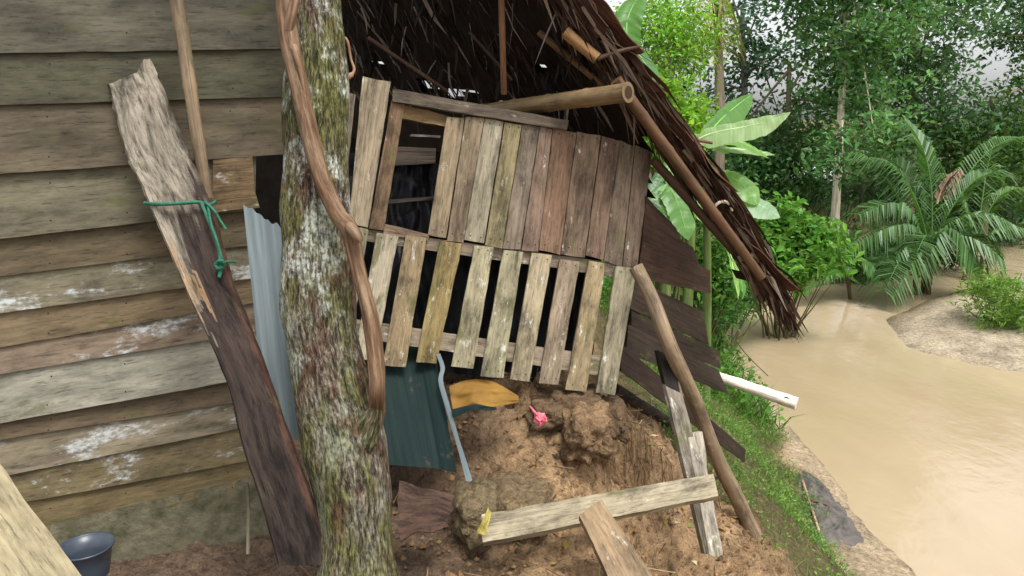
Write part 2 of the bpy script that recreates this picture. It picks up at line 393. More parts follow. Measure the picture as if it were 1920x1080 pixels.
gx = axis_pts([(-400, -40, 60), (-40, -4, 6), (-4, -1.6, .2), (-1.6, 2.2, .035), (2.2, 4.2, .07), (4.2, 13, .3), (13, 40, 3), (40, 400, 60)])
gy = axis_pts([(-40, -4, 6), (-4, 2, .5), (2, 5.2, .035), (5.2, 9, .09), (9, 24, .3), (24, 60, 3), (60, 900, 70)])
GX, GY = np.meshgrid(gx, gy, indexing='ij')
GZv = gz(GX.ravel(), GY.ravel()).reshape(GX.shape)
D = wdist(GX, GY)
def ground_cols(x, y, d):
    n = np.zeros(x.shape); q = (np.abs(x) < 12) & (y < 30) & (y > -3); n[q] = fbm(x[q] * 1.3, y[q] * 1.3, 9.0)
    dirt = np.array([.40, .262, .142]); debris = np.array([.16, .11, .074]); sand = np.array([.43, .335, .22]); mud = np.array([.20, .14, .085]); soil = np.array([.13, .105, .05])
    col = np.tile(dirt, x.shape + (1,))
    w = (np.exp(-(((x - .45) / .5) ** 2 + ((y - 4.2) / .34) ** 2)) * (.4 + .6 * sm(-.3, .2, n)))[..., None]; col = col * (1 - .85 * w) + np.array([.085, .058, .038]) * .85 * w  # moist earth, darkened further to add shade under the leaning wall
    w = sm(.25, -.45, x + .35 * n)[..., None]; col = col * (1 - w) + debris * w
    w = (sm(-.05, .35, x + .35 * n - 1.15 - .42 * sm(4.6, 3.6, y) + .75 * sm(4.2, 4.9, y)) * sm(.12 + .3 * sm(7, 6, y), .45 + .3 * sm(7, 6, y), d + .3 * n))[..., None]; col = col * (1 - w) + soil * w
    w = sm(8, 9, y)[..., None]; col = col * (1 - w) + soil * w
    w = (sm(.42 + .35 * sm(7, 6, y), .12 + .3 * sm(7, 6, y), d + .25 * n) * sm(12.5, 11, y))[..., None]; col = col * (1 - w) + sand * w
    bar = (sm(0, 1.2, (x - 5.0) - np.maximum(0, (y - 12.0) * 1.22)))[..., None]
    sandb = np.array([.46, .38, .27]) * (1 - .35 * sm(.1, .5, n))[..., None]
    col = col * (1 - bar) + sandb * bar
    w = (sm(.06, -.04, d))[..., None]; col = col * (1 - .55 * w) + mud * .55 * w
    return col
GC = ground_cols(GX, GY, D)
def build_ground():
    n, m = GX.shape; V = np.stack([GX, GY, GZv], -1).reshape(-1, 3)
    i, j = np.meshgrid(np.arange(n - 1), np.arange(m - 1), indexing='ij'); a = (i * m + j).ravel()
    F = np.stack([a, a + m, a + m + 1, a + 1], 1)
    me = bpy.data.meshes.new('ground'); me.from_pydata(V.tolist(), [], F.tolist())
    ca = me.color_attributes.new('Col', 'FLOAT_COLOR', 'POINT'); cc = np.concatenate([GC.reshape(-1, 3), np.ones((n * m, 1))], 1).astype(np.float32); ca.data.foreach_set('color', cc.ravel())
    me.polygons.foreach_set('use_smooth', np.ones(len(F), bool)); me.materials.append(M['ground']); me.update()
    o = bpy.data.objects.new('ground', me); COLL.objects.link(o)
    tag(o, 'bare brown earth, slipped bank and sand bar beside the river', 'ground', kind='structure')
build_ground()
mb = MB(); mb.quads(np.array([[(-2, -30, WZ), (300, -30, WZ), (300, 300, WZ), (-2, 300, WZ)]], float), [(1, 1, 1)])
tag(mb.build('river_water', M['water'], loc=(0, 0, WZ)), 'muddy beige river curving away to the right past the hut', 'river', kind='structure')

# ------------------------------------------------------------------ the plank house on the left
o0 = GZ(150, 980, 0.0); wdir = np.array([math.sin(R(66)), math.cos(R(66)), 0])
HW = Plane(o0, o0 + wdir, o0 + np.array([0, 0, 1.0]))
house = thing('plank_house', 'weathered plank house wall of overlapping horizontal boards streaked with white mould', 'house', (o0[0], o0[1], 0))
# (left edge y top, right-hand top point, left bottom y, right-hand bottom point, tint, white mould?)
rows = [  # yL_top, (xr, y_top_r), yL_bot, y_bot_r, colour, material, proud
    (-70, 540, -60, 100, 92, (96, 92, 78), 'siding'), (102, 545, 94, 196, 181, (86, 84, 66), 'siding'),
    (192, 540, 182, 322, 288, (104, 94, 76), 'siding'), (318, 478, 291, 440, 392, (112, 106, 86), 'siding'),
    (438, 470, 392, 510, 458, (104, 92, 70), 'siding'), (508, 470, 458, 578, 520, (116, 108, 84), 'siding_lichen'),
    (574, 480, 522, 640, 565, (116, 98, 70), 'siding'), (636, 490, 568, 690, 618, (122, 104, 84), 'siding_lichen'),
    (686, 520, 612, 778, 694, (138, 134, 116), 'siding'), (778, 520, 700, 812, 738, (100, 84, 62), 'siding'),
    (808, 520, 740, 880, 786, (128, 116, 92), 'siding_lichen'), (878, 520, 792, 936, 850, (112, 98, 66), 'siding_lichen'),
    (934, 520, 850, 1016, 890, (112, 96, 62), 'siding')]
parts = {}
for k, (yl, xr, yr, bl, br, col, mt) in enumerate(rows):
    m = parts.setdefault(mt, MB())
    off = .020 if k % 2 else .008
    ext = -140   # carry the boards past the left edge of the view
    g = lambda y0, y1, x: y0 + (y1 - y0) * (x - 52) / (xr - 52)
    top0, top1, bot0, bot1 = g(yl, yr, ext), yr, g(bl, br, ext), br
    # clapboards: the lower edge stands proud of the board below
    gm = sum(col) / 3; col = tuple(min(255, (q * (.95 if k < 5 else .8) + gm * (.05 if k < 5 else .2)) * (1.10 if k < 5 else 1.2)) for q in col); pr = {2: .034, 3: .030, 8: .040}.get(k, .020)
    a = HW.at(ext, bot0, pr + off * .3); b = HW.at(xr, bot1, pr + off * .3); c = HW.at(xr, top1 - 8, .006); d = HW.at(ext, top0 - 8, .006)
    m.board(a, b, c, d, .014, HW.n, C(*col, 1.0), nu=46, nv=3, jit=.0025, endjit=.01, warp=.003)
def dot(m, p, r, n):
    n = nrm(n); x = nrm(np.cross(n, (0, 0, 1))); y = np.cross(n, x)
    m.add([p + r * (math.cos(a) * x + math.sin(a) * y) for a in np.linspace(0, 2 * math.pi, 6, endpoint=False)], [tuple(range(6))], [(0, 0)] * 6, (.02, .014, .01))
for (yl, xr, yr, bl, br, col, mt) in rows:
    for px in (96, 236, 430):
        f = (px - 52) / (xr - 52)
        for q in (.22, .8):
            dot(parts[mt], HW.at(px + random.uniform(-5, 5), (yl + (yr - yl) * f) * (1 - q) + (bl + (br - bl) * f) * q, .05), .0035, HW.n)
parts['siding'].build('siding', M['siding'], house); parts['siding_lichen'].build('mouldy_siding', M['siding_lichen'], house)
m = MB(); a = HW.at(395, 300, .05); m.board(HW.at(398, 300, .05), HW.at(476, 292, .05), HW.at(478, 388, .05), HW.at(400, 396, .05), .02, HW.n, C(146, 122, 92), nu=8, nv=3, endjit=.03)
tag(m.build('patch_board', M['board'], house), 'orange-brown broken board end beside the black gap')
m = MB()   # foundation
a, b = HW.at(-140, 1052, .02), HW.at(520, 895, .02); z0 = -.55
G = np.zeros((30, 8, 3)); UV = np.zeros((30, 8, 2))
for i in range(30):
    for j in range(8):
        p = a + (b - a) * i / 29; p = p.copy(); p[2] += .04; p[2] = p[2] + (z0 - p[2]) * j / 7
        G[i, j] = p + HW.n * (.012 * nz(i * .5, j * .7) + .05 * j / 7); UV[i, j] = (i * .08, j * .08)
m.grid(G, UV, (1, 1, 1), flip=True); m.build('foundation', M['concrete'], house, smooth=True)
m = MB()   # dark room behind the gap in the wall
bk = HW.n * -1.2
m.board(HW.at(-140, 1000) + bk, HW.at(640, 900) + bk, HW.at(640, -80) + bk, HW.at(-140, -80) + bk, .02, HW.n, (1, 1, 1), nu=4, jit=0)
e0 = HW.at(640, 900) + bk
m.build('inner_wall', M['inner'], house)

# ------------------------------------------------------------------ rotten slab, bamboo, rope, zinc sheet against the house
def slab():
    m = MB()
    Lft = [(200, 155), (216, 215), (235, 290), (262, 345), (285, 400), (320, 480), (350, 550), (378, 610), (425, 720), (452, 830), (490, 950), (520, 1060)]
    Rgt = [(284, 118), (312, 180), (346, 270), (382, 350), (408, 420), (435, 520), (470, 610), (500, 690), (528, 770), (560, 860), (596, 960), (628, 1060)]
    n = 150; mm = 25; T = np.linspace(0, 1, n)
    L = spline([(x, y, 0) for x, y in Lft], n); Rr = spline([(x, y, 0) for x, y in Rgt], n)
    F = np.zeros((n, mm, 3)); UV = np.zeros((n, mm, 2)); nn = nrm(HW.n + np.array([0, -.2, .15]))
    cols = []
    for i in range(n):
        t = T[i]; d = 2.84 - .34 * t
        for j in range(mm):
            w = j / (mm - 1)
            x = L[i, 0] * (1 - w) + Rr[i, 0] * w; y = L[i, 1] * (1 - w) + Rr[i, 1] * w
            if i == 0: y += np.interp(w * 8, range(9), (0, 10, 14, 26, 30, 16, -8, -14, -4)) + 6 * nz(w * 14, 2)     # broken end
            p = P(x, y, d)
            rr = nz(t * 14, w * 5, 1) * .7 + nz(t * 40, w * 14, 4) * .5
            deep = max(0, .5 - t) * 1.6 + .25
            p = p + nn * (.016 * deep * rr - (.02 if j in (0, mm - 1) else 0))
            if j in (0, mm - 1): p = p + RGT * .012 * deep * (nz(t * 22, j) + .6 * nz(t * 60, j))
            F[i, j] = p; UV[i, j] = (t * 1.9, w * .22)
    B = F - nn * .05
    for i in range(n - 1):
        for j in range(mm - 1):
            t = T[i] + .14 * nz(i * .05, j * .22, 3) + .10 * nz(i * .14, j * .7, 8); w = j / (mm - 2)
            pale = np.array(C(128, 120, 106)); dark = np.array(C(54, 44, 39)); tan = np.array(C(150, 122, 90))
            k = sm(.30, .42, np.array([t + .22 * (w - .4)]))[0]
            if w < .2 and t < .62: k *= .35
            c = pale * (1 - k) + dark * k
            if w > .85 and t > .35: c = c * .5 + np.array(C(88, 58, 46)) * .5
            if w < .35 and .42 < t < .55: c = c * .4 + tan * .6
            cols.append(tuple(c))
    fl = np.dot(np.cross(F[1, 0] - F[0, 0], F[0, 1] - F[0, 0]), nn) < 0
    m.grid(F, UV, cols, flip=fl); m.grid(B, UV, cols, flip=not fl)
    for (e, be) in ((F[:, 0], B[:, 0]), (F[:, -1], B[:, -1]), (F[0], B[0]), (F[-1], B[-1])):
        q = len(e); U = np.zeros((q, 2, 2)); U[:, 0, 0] = np.linspace(0, 1.9 if q == n else .2, q); U[:, 1, 0] = U[:, 0, 0]; U[:, 1, 1] = .05
        m.grid(np.stack([e, be], 1), U, tuple(C(92, 68, 50)))
    return tag(m.build('rotten_slab', M['rotten']), 'thick rotten timber slab, pale and ragged on top, dark below, leaning on plank wall', 'plank')
slab()
m = MB()
def bamboo(m, p0, p1, r, col, nodes=5, seg=14, bend=None, taper=.85):
    n = nodes * 10 + 1; pts = bez([p0, p1] if bend is None else [p0, bend, p1], n); rad = np.zeros(n)
    for i in range(n):
        t = i / (n - 1); ph = (t * nodes) % 1.0; rad[i] = r * (1 - (1 - taper) * t) * (1 + (.09 if min(ph, 1 - ph) < .045 else 0))
    m.tube(pts, rad, col, seg, rough=.03)
bamboo(m, P(306, -170, 2.72), P(388, 372, 2.86), .027, C(128, 110, 88), 5)
tag(m.build('bamboo_pole', M['bamboo'], smooth=True), 'thin tan bamboo pole hanging down the plank wall behind the rotten slab', 'pole')
def rope():
    m = MB()
    m.tube(spline([P(272, 381, 2.76), P(300, 383, 2.70), P(340, 381, 2.69), P(372, 379, 2.70), P(392, 384, 2.72), P(404, 378, 2.76)], 20), .007, (1, 1, 1), 6, rough=.2)
    m.tube(spline([P(378, 380, 2.70), P(390, 410, 2.69), P(402, 440, 2.68), P(411, 470, 2.67), P(414, 500, 2.66), P(411, 520, 2.66)], 20), .0075, (1, 1, 1), 6, rough=.2)
    m.tube(spline([P(384, 378, 2.69), P(402, 395, 2.68), P(414, 415, 2.69), P(424, 430, 2.69)], 14), .005, (1, 1, 1), 6, rough=.2)
    m.tube(spline([P(390, 384, 2.69), P(396, 420, 2.67), P(408, 455, 2.66), P(416, 485, 2.66)], 14), .005, (1, 1, 1), 6, rough=.2)
    m.tube(spline([P(404, 496, 2.66), P(414, 488, 2.64), P(420, 498, 2.66), P(410, 504, 2.65), P(404, 496, 2.66)], 14), .007, (1, 1, 1), 6, rough=.2)
    m.tube(spline([P(418, 492, 2.66), P(430, 490, 2.68), P(442, 492, 2.72)], 8), .004, (1, 1, 1), 6)
    tag(m.build('rope', M['rope'], smooth=True), 'green rope knotted around the rotten slab', 'rope')
rope()
def sheet(mb, TL, TR, BR, BL, amp, waves, n, nu=30, nv=60, ragged=0.0, curl=None):
    F = np.zeros((nu, nv, 3)); UV = np.zeros((nu, nv, 2)); n = nrm(n)
    for i in range(nu):
        u = i / (nu - 1)
        for j in range(nv):
            w = j / (nv - 1)
            p = (TL * (1 - u) + BL * u) * (1 - w) + (TR * (1 - u) + BR * u) * w
            p = p + n * (amp * math.sin(w * waves * 2 * math.pi) + .012 * nz(u * 3, w * 3, 2))
            if i == 0: p = p + nrm(BL - TL) * ragged * nz(w * 8, 3)
            if curl: p = p + curl(u, w)
            F[i, j] = p; UV[i, j] = (u * np.linalg.norm(BL - TL), w * np.linalg.norm(TR - TL))
    mb.grid(F, UV, (1, 1, 1)); 
    mb.grid(F - n * .002, UV, (1, 1, 1), flip=True)
m = MB(); sheet(m, P(456, 383, 2.86), P(548, 440, 2.96), P(590, 830, 2.80), P(500, 812, 2.74), .006, 3.2, HW.n, ragged=.02)
tag(m.build('zinc_sheet', M['zinc'], smooth=True), 'pale grey corrugated metal sheet standing between rotten slab and tree trunk', 'metal sheet')
# scraps of wood beside the slab
m = MB(); m.board(P(566, 842, 2.62), P(596, 965, 2.56), P(604, 962, 2.58), P(576, 838, 2.64), .012, -FWD, C(96, 72, 60), nu=8, endjit=.02)
tag(m.build('wood_offcut', M['dark_wood']), 'thin brown strip of wood wedged between rotten slab and tree trunk', 'wood strip')
m = MB(); m.tube(spline([P(463, 905, 2.9), P(466, 960, 2.84), P(465, 1040, 2.76)], 10), .007, C(110, 102, 84), 8, rough=.1)
tag(m.build('stick', M['pole'], smooth=True), 'thin grey upright stick against the mossy foundation left of the slab', 'stick')
m = MB(); m.board(P(482, 905, 2.84), P(540, 1060, 2.62), P(556, 1060, 2.62), P(486, 895, 2.84), .02, -FWD, C(66, 56, 46), nu=8)
tag(m.build('dark_batten', M['dark_wood']), 'dark narrow batten behind the foot of the rotten slab', 'batten')
# bottom-left: pale board end and basin
m = MB(); m.board(P(-60, 790, 2.05), P(160, 1090, 1.95), P(60, 1180, 1.95), P(-160, 900, 2.05), .05, nrm(np.array([.2, -.5, .8])), C(196, 182, 146), nu=12, nv=3, endjit=.01, jit=.006)
tag(m.build('pale_board', M['siding']), 'pale cream board lying at the foot of the plank wall by the basin', 'board')
m = MB(); bc = GZ(165, 1046, .10) if False else P(160, 1024, 2.62); prof = [(.066, -.11), (.075, -.06), (.085, .0), (.092, .004), (.092, -.004), (.083, -.004), (.073, -.06), (.064, -.105)]
seg = 40; G = np.zeros((len(prof), seg + 1, 3)); UV = np.zeros((len(prof), seg + 1, 2))
for i, (r, h) in enumerate(prof):
    for k in range(seg + 1):
        a = 2 * math.pi * k / seg; G[i, k] = bc + np.array([r * math.cos(a), r * math.sin(a), h])
m.grid(G, UV, (1, 1, 1), flip=True)
m.add([bc + np.array([.064 * math.cos(2 * math.pi * k / 24), .064 * math.sin(2 * math.pi * k / 24), -.105]) for k in range(24)], [tuple(range(24))], [(0, 0)] * 24, (1, 1, 1))
tag(m.build('basin', M['plastic'], smooth=True), 'dark grey plastic basin with pale rim on the ground below the plank wall', 'basin')

# ------------------------------------------------------------------ the mossy tree and its climbing branch
def big_tree():
    ax = [(560, -260, 118), (584, 0, 110), (592, 80, 108), (594, 200, 118), (592, 320, 122), (592, 430, 128), (594, 540, 134), (606, 640, 134), (626, 740, 142), (646, 830, 150), (660, 920, 142), (666, 1000, 136), (668, 1075, 150), (672, 1180, 190)]
    dep = lambda y: 2.74 - .16 * max(0, y) / 1080
    pts = spline([P(x, y, dep(y)) for x, y, w in ax], 150); rad = spline([(w * dep(y) / FPX / 2, 0, 0) for x, y, w in ax], 150)[:, 0]
    base = pts[-1].copy()
    top = pts[0]; up = [top + np.array([-.02 * i, .05 * i, .45 * i]) for i in range(8, 0, -1)]
    pts = np.vstack([up, pts]); rad = np.concatenate([np.linspace(rad[0] * .7, rad[0], 8), rad])
    t = thing('tree', 'thick mossy tree trunk covered in lichen with a bare red-brown branch growing up it', 'tree', (base[0], base[1], 0))
    m = MB(); m.tube(pts, rad, (1, 1, 1), 56, rough=.09, fq=9)
    # swelling where the branch leaves the trunk
    m.tube(spline([P(664, 880, 2.60), P(682, 820, 2.55), P(700, 780, 2.525), P(705, 756, 2.515)], 16), np.linspace(.075, .014, 16), (1, 1, 1), 24, rough=.12)
    m.build('trunk', M['bark'], t, smooth=True)
    vx = [(530, -60, 52), (540, 60, 52), (556, 140, 50), (578, 240, 50), (602, 330, 47), (632, 400, 48), (656, 432, 50), (668, 490, 42), (686, 560, 42), (698, 620, 46), (706, 690, 46), (707, 735, 44), (704, 780, 50), (690, 830, 50)]
    m = MB(); m.tube(spline([P(x, y, 2.52 - .04 * y / 800 + (.10 if y > 775 else 0) + (.08 if y > 820 else 0)) for x, y, w in vx], 110), spline([(w * .70 * 2.48 / FPX / 2, 0, 0) for x, y, w in vx], 110)[:, 0], (1, 1, 1), 20, rough=.09, fq=14)
    m.tube(spline([P(540, 60, 2.53), P(556, 105, 2.49), P(568, 150, 2.49), P(578, 205, 2.50), P(584, 240, 2.51)], 20), np.linspace(.017, .006, 20), (1, 1, 1), 12, rough=.1)
    m.tube(spline([P(540, 60, 2.50), P(548, 20, 2.5), P(566, -60, 2.53)], 10), .017, (1, 1, 1), 12, rough=.1)
    m.tube(spline([P(655, 425, 2.47), P(668, 440, 2.44), P(672, 452, 2.45)], 8), np.linspace(.020, .014, 8), (1, 1, 1), 12, rough=.3)
    m.build('branch', M['liana'], t, smooth=True)
big_tree()

# ------------------------------------------------------------------ the leaning hut
HP = Plane(P(690, 430, 3.80), P(1200, 520, 4.15), P(730, 150, 3.82))
hut = thing('leaning_hut', 'small collapsed timber hut leaning to the right with slatted wall and torn thatch roof', 'hut', (HP.at(900, 700)[0], HP.at(900, 700)[1], 0.1))
def quad(m, tl, tr, br, bl, off, t, col, nu=14, **kw):
    m.board(HP.at(*tl, off), HP.at(*bl, off), HP.at(*br, off), HP.at(*tr, off), t, HP.n, col, nu=nu, **kw)
def nails(m, qs):
    for q in qs:
        for f in (.035, .95):
            for g in (.25, .75):
                l = np.array(q[0]) * (1 - f) + np.array(q[3]) * f; r = np.array(q[1]) * (1 - f) + np.array(q[2]) * f; p = l * (1 - g) + r * g
                dot(m, HP.at(p[0] + random.uniform(-2, 2), p[1] + random.uniform(-2, 2), .0405), .0042, HP.n)
m = MB()
tops = [(836, 219), (871, 222), (907, 225), (944, 230), (977, 237), (1010, 241), (1034, 244), (1079, 250), (1125, 258), (1160, 266), (1188, 275), (1221, 288)]
bots = [(801, 441), (836, 449), (868, 453), (907, 457), (940, 464), (975, 468), (1008, 470), (1049, 475), (1095, 481), (1129, 490), (1164, 499), (1193, 501)]
tints = [(158, 140, 112), (146, 128, 104), (170, 162, 138), (160, 148, 108), (138, 124, 108), (142, 118, 102), (136, 106, 84), (136, 114, 94), (130, 106, 88), (126, 110, 92), (118, 100, 84)]
for k in range(11):
    g = .9
    quad(m, (tops[k][0] + g, tops[k][1] + random.uniform(-3, 2)), (tops[k + 1][0] - g, tops[k + 1][1] + random.uniform(-3, 2)), (bots[k + 1][0] - g, bots[k + 1][1] + random.uniform(-3, 3)), (bots[k][0] + g, bots[k][1] + random.uniform(-3, 3)),
         .022 + random.uniform(-.004, .004), .018, C(*[.85 * q + .15 * r for q, r in zip(tints[k], (140, 126, 108))], 1.05), endjit=.006, jit=.003)
quad(m, (679, 147), (732, 156), (689, 428), (654, 418), .03, .02, C(172, 156, 130, 1.0), endjit=.008)
quad(m, (734, 188), (759, 195), (719, 432), (692, 429), .02, .02, C(140, 114, 88, 1.0), endjit=.004)
quad(m, (630, 168), (667, 178), (650, 330), (620, 325), .01, .018, C(150, 136, 116, 1.0))
quad(m, (640, 330), (652, 334), (652, 450), (634, 440), .01, .018, C(120, 104, 84, 1.0))
nails(m, [(tops[k], tops[k + 1], bots[k + 1], bots[k]) for k in range(11)]); m.build('boarding', M['board'], hut)
m = MB()
st = [((664, 425), (690, 431), (654, 668), (632, 664)), ((706, 437), (746, 444), (702, 674), (664, 670)), ((760, 441), (799, 447), (759, 687), (717, 684)), ((824, 452), (865, 457), (817, 680), (779, 677)),
      ((888, 460), (924, 464), (886, 690), (845, 686)), ((942, 469), (978, 473), (941, 708), (899, 704)), ((995, 474), (1032, 479), (990, 714), (954, 710)), ((1047, 486), (1084, 491), (1044, 721), (1008, 716)),
      ((1101, 489), (1132, 494), (1096, 734), (1058, 729)), ((1151, 499), (1189, 504), (1149, 739), (1114, 735))]
sc = [(150, 138, 116), (176, 166, 144), (150, 128, 94), (142, 122, 72), (174, 166, 134), (168, 162, 130), (172, 158, 128), (146, 128, 108), (160, 140, 104), (162, 154, 128)]
for q, c in zip(st, sc): quad(m, *q, .030 + random.uniform(-.004, .004), .016, C(*[.75 * q + .25 * r for q, r in zip(c, (184, 172, 146))], 1.1), endjit=.006, jit=.004)
nails(m, st); m.build('slat_rail', M['slat'], hut)
for (q, off, t, c, nm) in ((((650, 425), (1193, 498), (1190, 524), (650, 447)), -.002, .03, (150, 134, 114), 'rail'), (((655, 597), (1128, 668), (1124, 704), (655, 630)), .008, .03, (168, 152, 130), 'rail'),
                           (((735, 170), (1062, 229), (1058, 247), (735, 194)), .045, .03, (112, 100, 86), 'beam'), (((752, 195), (846, 219), (842, 238), (750, 222)), .0, .03, (132, 106, 72), 'window_head'),
                           (((722, 420), (805, 440), (802, 452), (718, 440)), .012, .02, (150, 126, 104), 'window_sill')):
    m = MB(); m.board(HP.at(*q[0], off), HP.at(*q[1], off), HP.at(*q[2], off), HP.at(*q[3], off), t, HP.n, C(*c, 1.0), nu=24, jit=.004); m.build(nm, M['slat' if nm == 'rail' else 'board'], hut)
m = MB()   # boards inside, seen through the window
m = MB(); m.board(HP.at(745, 258, -.25), HP.at(830, 262, -.25), HP.at(828, 292, -.25), HP.at(738, 298, -.25), .02, HP.n, C(92, 80, 66), nu=6); m.build('inner_batten', M['dark_wood'], hut)
m = MB(); m.board(HP.at(720, 368, -.18), HP.at(830, 360, -.18), HP.at(830, 367, -.18), HP.at(720, 376, -.18), .02, HP.n, C(60, 52, 44), nu=6); m.build('inner_batten', M['dark_wood'], hut)
m = MB(); m.board(HP.at(775, 243, -.12), HP.at(832, 246, -.12), HP.at(832, 250, -.12), HP.at(772, 247, -.12), .01, HP.n, C(180, 180, 180), nu=6); m.build('inner_batten', M['dark_wood'], hut)
# black plastic hung inside
def tarp():
    m = MB(); n, q = 60, 90; F = np.zeros((n, q, 3)); UV = np.zeros((n, q, 2))
    for i in range(n):
        for j in range(q):
            u, w = i / (n - 1), j / (q - 1)
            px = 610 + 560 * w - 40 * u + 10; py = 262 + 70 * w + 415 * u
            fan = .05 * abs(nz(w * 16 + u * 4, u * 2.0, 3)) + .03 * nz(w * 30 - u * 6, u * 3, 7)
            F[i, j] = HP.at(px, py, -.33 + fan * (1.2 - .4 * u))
    m.grid(F, UV, (1, 1, 1)); m.grid(F - HP.n * .002, UV, (1, 1, 1), flip=True)
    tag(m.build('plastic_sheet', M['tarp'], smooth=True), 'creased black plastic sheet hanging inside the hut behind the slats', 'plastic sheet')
tarp()
# side wall turning away to the right, its shade put into dark board tints
SW = Plane(P(1195, 520, 4.2), P(1345, 690, 4.9), P(1160, 690, 4.25))
m = MB()
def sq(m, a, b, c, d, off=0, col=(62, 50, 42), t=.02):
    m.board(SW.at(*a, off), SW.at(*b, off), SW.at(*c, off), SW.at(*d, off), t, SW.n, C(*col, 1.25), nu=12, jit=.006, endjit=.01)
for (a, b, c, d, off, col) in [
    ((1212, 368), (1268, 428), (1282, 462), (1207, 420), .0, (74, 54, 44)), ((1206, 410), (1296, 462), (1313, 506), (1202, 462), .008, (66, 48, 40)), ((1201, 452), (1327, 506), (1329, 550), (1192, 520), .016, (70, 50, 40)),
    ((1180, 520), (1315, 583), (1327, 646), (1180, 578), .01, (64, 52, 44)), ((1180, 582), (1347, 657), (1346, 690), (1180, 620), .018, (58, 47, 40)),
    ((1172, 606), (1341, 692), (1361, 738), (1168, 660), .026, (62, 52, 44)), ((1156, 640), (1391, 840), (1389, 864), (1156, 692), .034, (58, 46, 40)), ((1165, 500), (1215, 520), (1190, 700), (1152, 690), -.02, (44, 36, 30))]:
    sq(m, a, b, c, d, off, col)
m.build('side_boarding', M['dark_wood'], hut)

# roof
RA, RB, RC = P(1100, 72, 3.70), P(1486, 596, 4.30), P(600, 60, 5.5)
rk = RB - RA; inn = RC - RA; rn = nrm(np.cross(rk, inn)); rn = rn if rn[2] > 0 else -rn      # up out of the roof
RL = np.linalg.norm(rk); rkd = rk / RL; ind = nrm(inn)
def rp(s, w, h=0.0): return RA + rk * s + inn * w + rn * h
m = MB()
S = np.linspace(-.6, .90, 46); Wd = np.linspace(0, 1.75, 70)
G = np.zeros((46, 70, 3)); UV = np.zeros((46, 70, 2))
for i, s in enumerate(S):
    for j, w in enumerate(Wd):
        G[i, j] = rp(s, w, .012 * nz(s * 20, w * 20) + .10 * (1 - .75 * float(sm(.55, 1.0, s)))) + ind * (.04 * nz(s * 25, 1) if j == 0 else 0); UV[i, j] = (s * 2.2, w * 2.6)
holes = [(798, 160), (808, 163), (818, 168), (828, 172), (838, 176), (848, 180), (874, 178), (884, 176), (866, 176), (700, 118), (712, 124), (940, 190), (1010, 122), (1016, 130)]
n_, m_ = 46, 70
faces = []; cols = []; Vv = G.reshape(-1, 3)
def topx(p):
    v = p - EYE; d = np.dot(v, FWD); return 960 + FPX * np.dot(v, RGT) / d, 540 - FPX * np.dot(v, UPC) / d
for i in range(n_ - 1):
    for j in range(m_ - 1):
        f = (i * m_ + j, (i + 1) * m_ + j, (i + 1) * m_ + j + 1, i * m_ + j + 1)
        c = (Vv[f[0]] + Vv[f[2]]) / 2; X, Y = topx(c)
        if S[i] > .22 and Wd[j] > .07 + .03 * nz(i * .9, 5) and X > 1203 + 14 * nz(j * .8, i * .8): continue
        if any(abs(X - a) < 13 and abs(Y - b) < 7 for a, b in holes): continue
        faces.append(f)
cl = C(40, 30, 23)  # sheet tinted near black, the shade under the roof put into its colour
m.add(Vv, faces, [tuple(u) for u in UV.reshape(-1, 2)], cl)
m.add(Vv + rn * .05, [f[::-1] for f in faces], [tuple(u) for u in UV.reshape(-1, 2)], cl)
# leaf strips: fringe along the rake, ragged strands under and over
N = 3600; Q = []; cc = []
def taper(q): return 1 - .75 * float(sm(.55, 1.0, q))
for k in range(N):
    z = random.random()
    if z < .62: s = random.uniform(-.35, .93); w = random.uniform(-.015, .06); hgt = random.uniform(.05, .17)     # edge
    elif z < .72: s = random.uniform(.74, .95); w = random.uniform(-.03, .05); hgt = random.uniform(-.04, .10)
    else: s = random.uniform(-.5, .34); w = random.uniform(.05 + .5 * max(0, s - .1), 1.2); hgt = random.uniform(.05, .09)
    if z < .72: hgt *= taper(s); w *= taper(s)
    p = rp(s, w, hgt); L = random.uniform(.12, .40) * (1.0 if z < .72 else .7)
    lim = random.uniform(.92, 1.08) if abs(w) < .02 else random.uniform(.84, 1.0)
    if s + L / RL > lim: L = max(.05, (lim - s) * RL)
    fr_ = (1 + 1.6 * (random.random() < .22)) * (.55 if s > .2 and z < .72 else 1)
    dirv = nrm(rkd + ind * random.gauss(-.02, .12) * fr_ + rn * random.gauss(-.02, .10) * fr_ + np.array([0, 0, (-.05 - .35 * float(sm(.72, .98, s))) if z < .72 else -.35 * random.random()]))
    if z >= .72 and random.random() < .5: dirv = nrm(dirv * .4 + np.array([random.gauss(0, .4), random.gauss(0, .3), -.7]))
    side = nrm(np.cross(dirv, rn + np.array([random.gauss(0, .5), random.gauss(0, .5), 0]))) * random.uniform(.003, .012)
    mid = p + dirv * L * .55 + rn * random.gauss(0, .012); end = p + dirv * L + np.array([0, 0, -.03 * random.random()])
    Q += [[p - side, mid - side, mid + side, p + side], [mid - side, end - side * .15, end + side * .15, mid + side]]
    pale_ = z > .955
    b = (176, 160, 146) if pale_ else random.choice([(92, 62, 44), (74, 50, 38), (112, 78, 56), (60, 42, 32), (128, 98, 74), (170, 150, 128), (190, 170, 150)]) if z < .72 else random.choice([(40, 31, 25), (54, 42, 35), (30, 24, 20), (70, 57, 47)])  # strands under the roof get darker tints for the same shade
    c_ = C(*b, .5); cc += [c_, c_]
m.quads(np.array(Q), cc)
roof = m.build('thatch_roof', M['fibre'], hut)
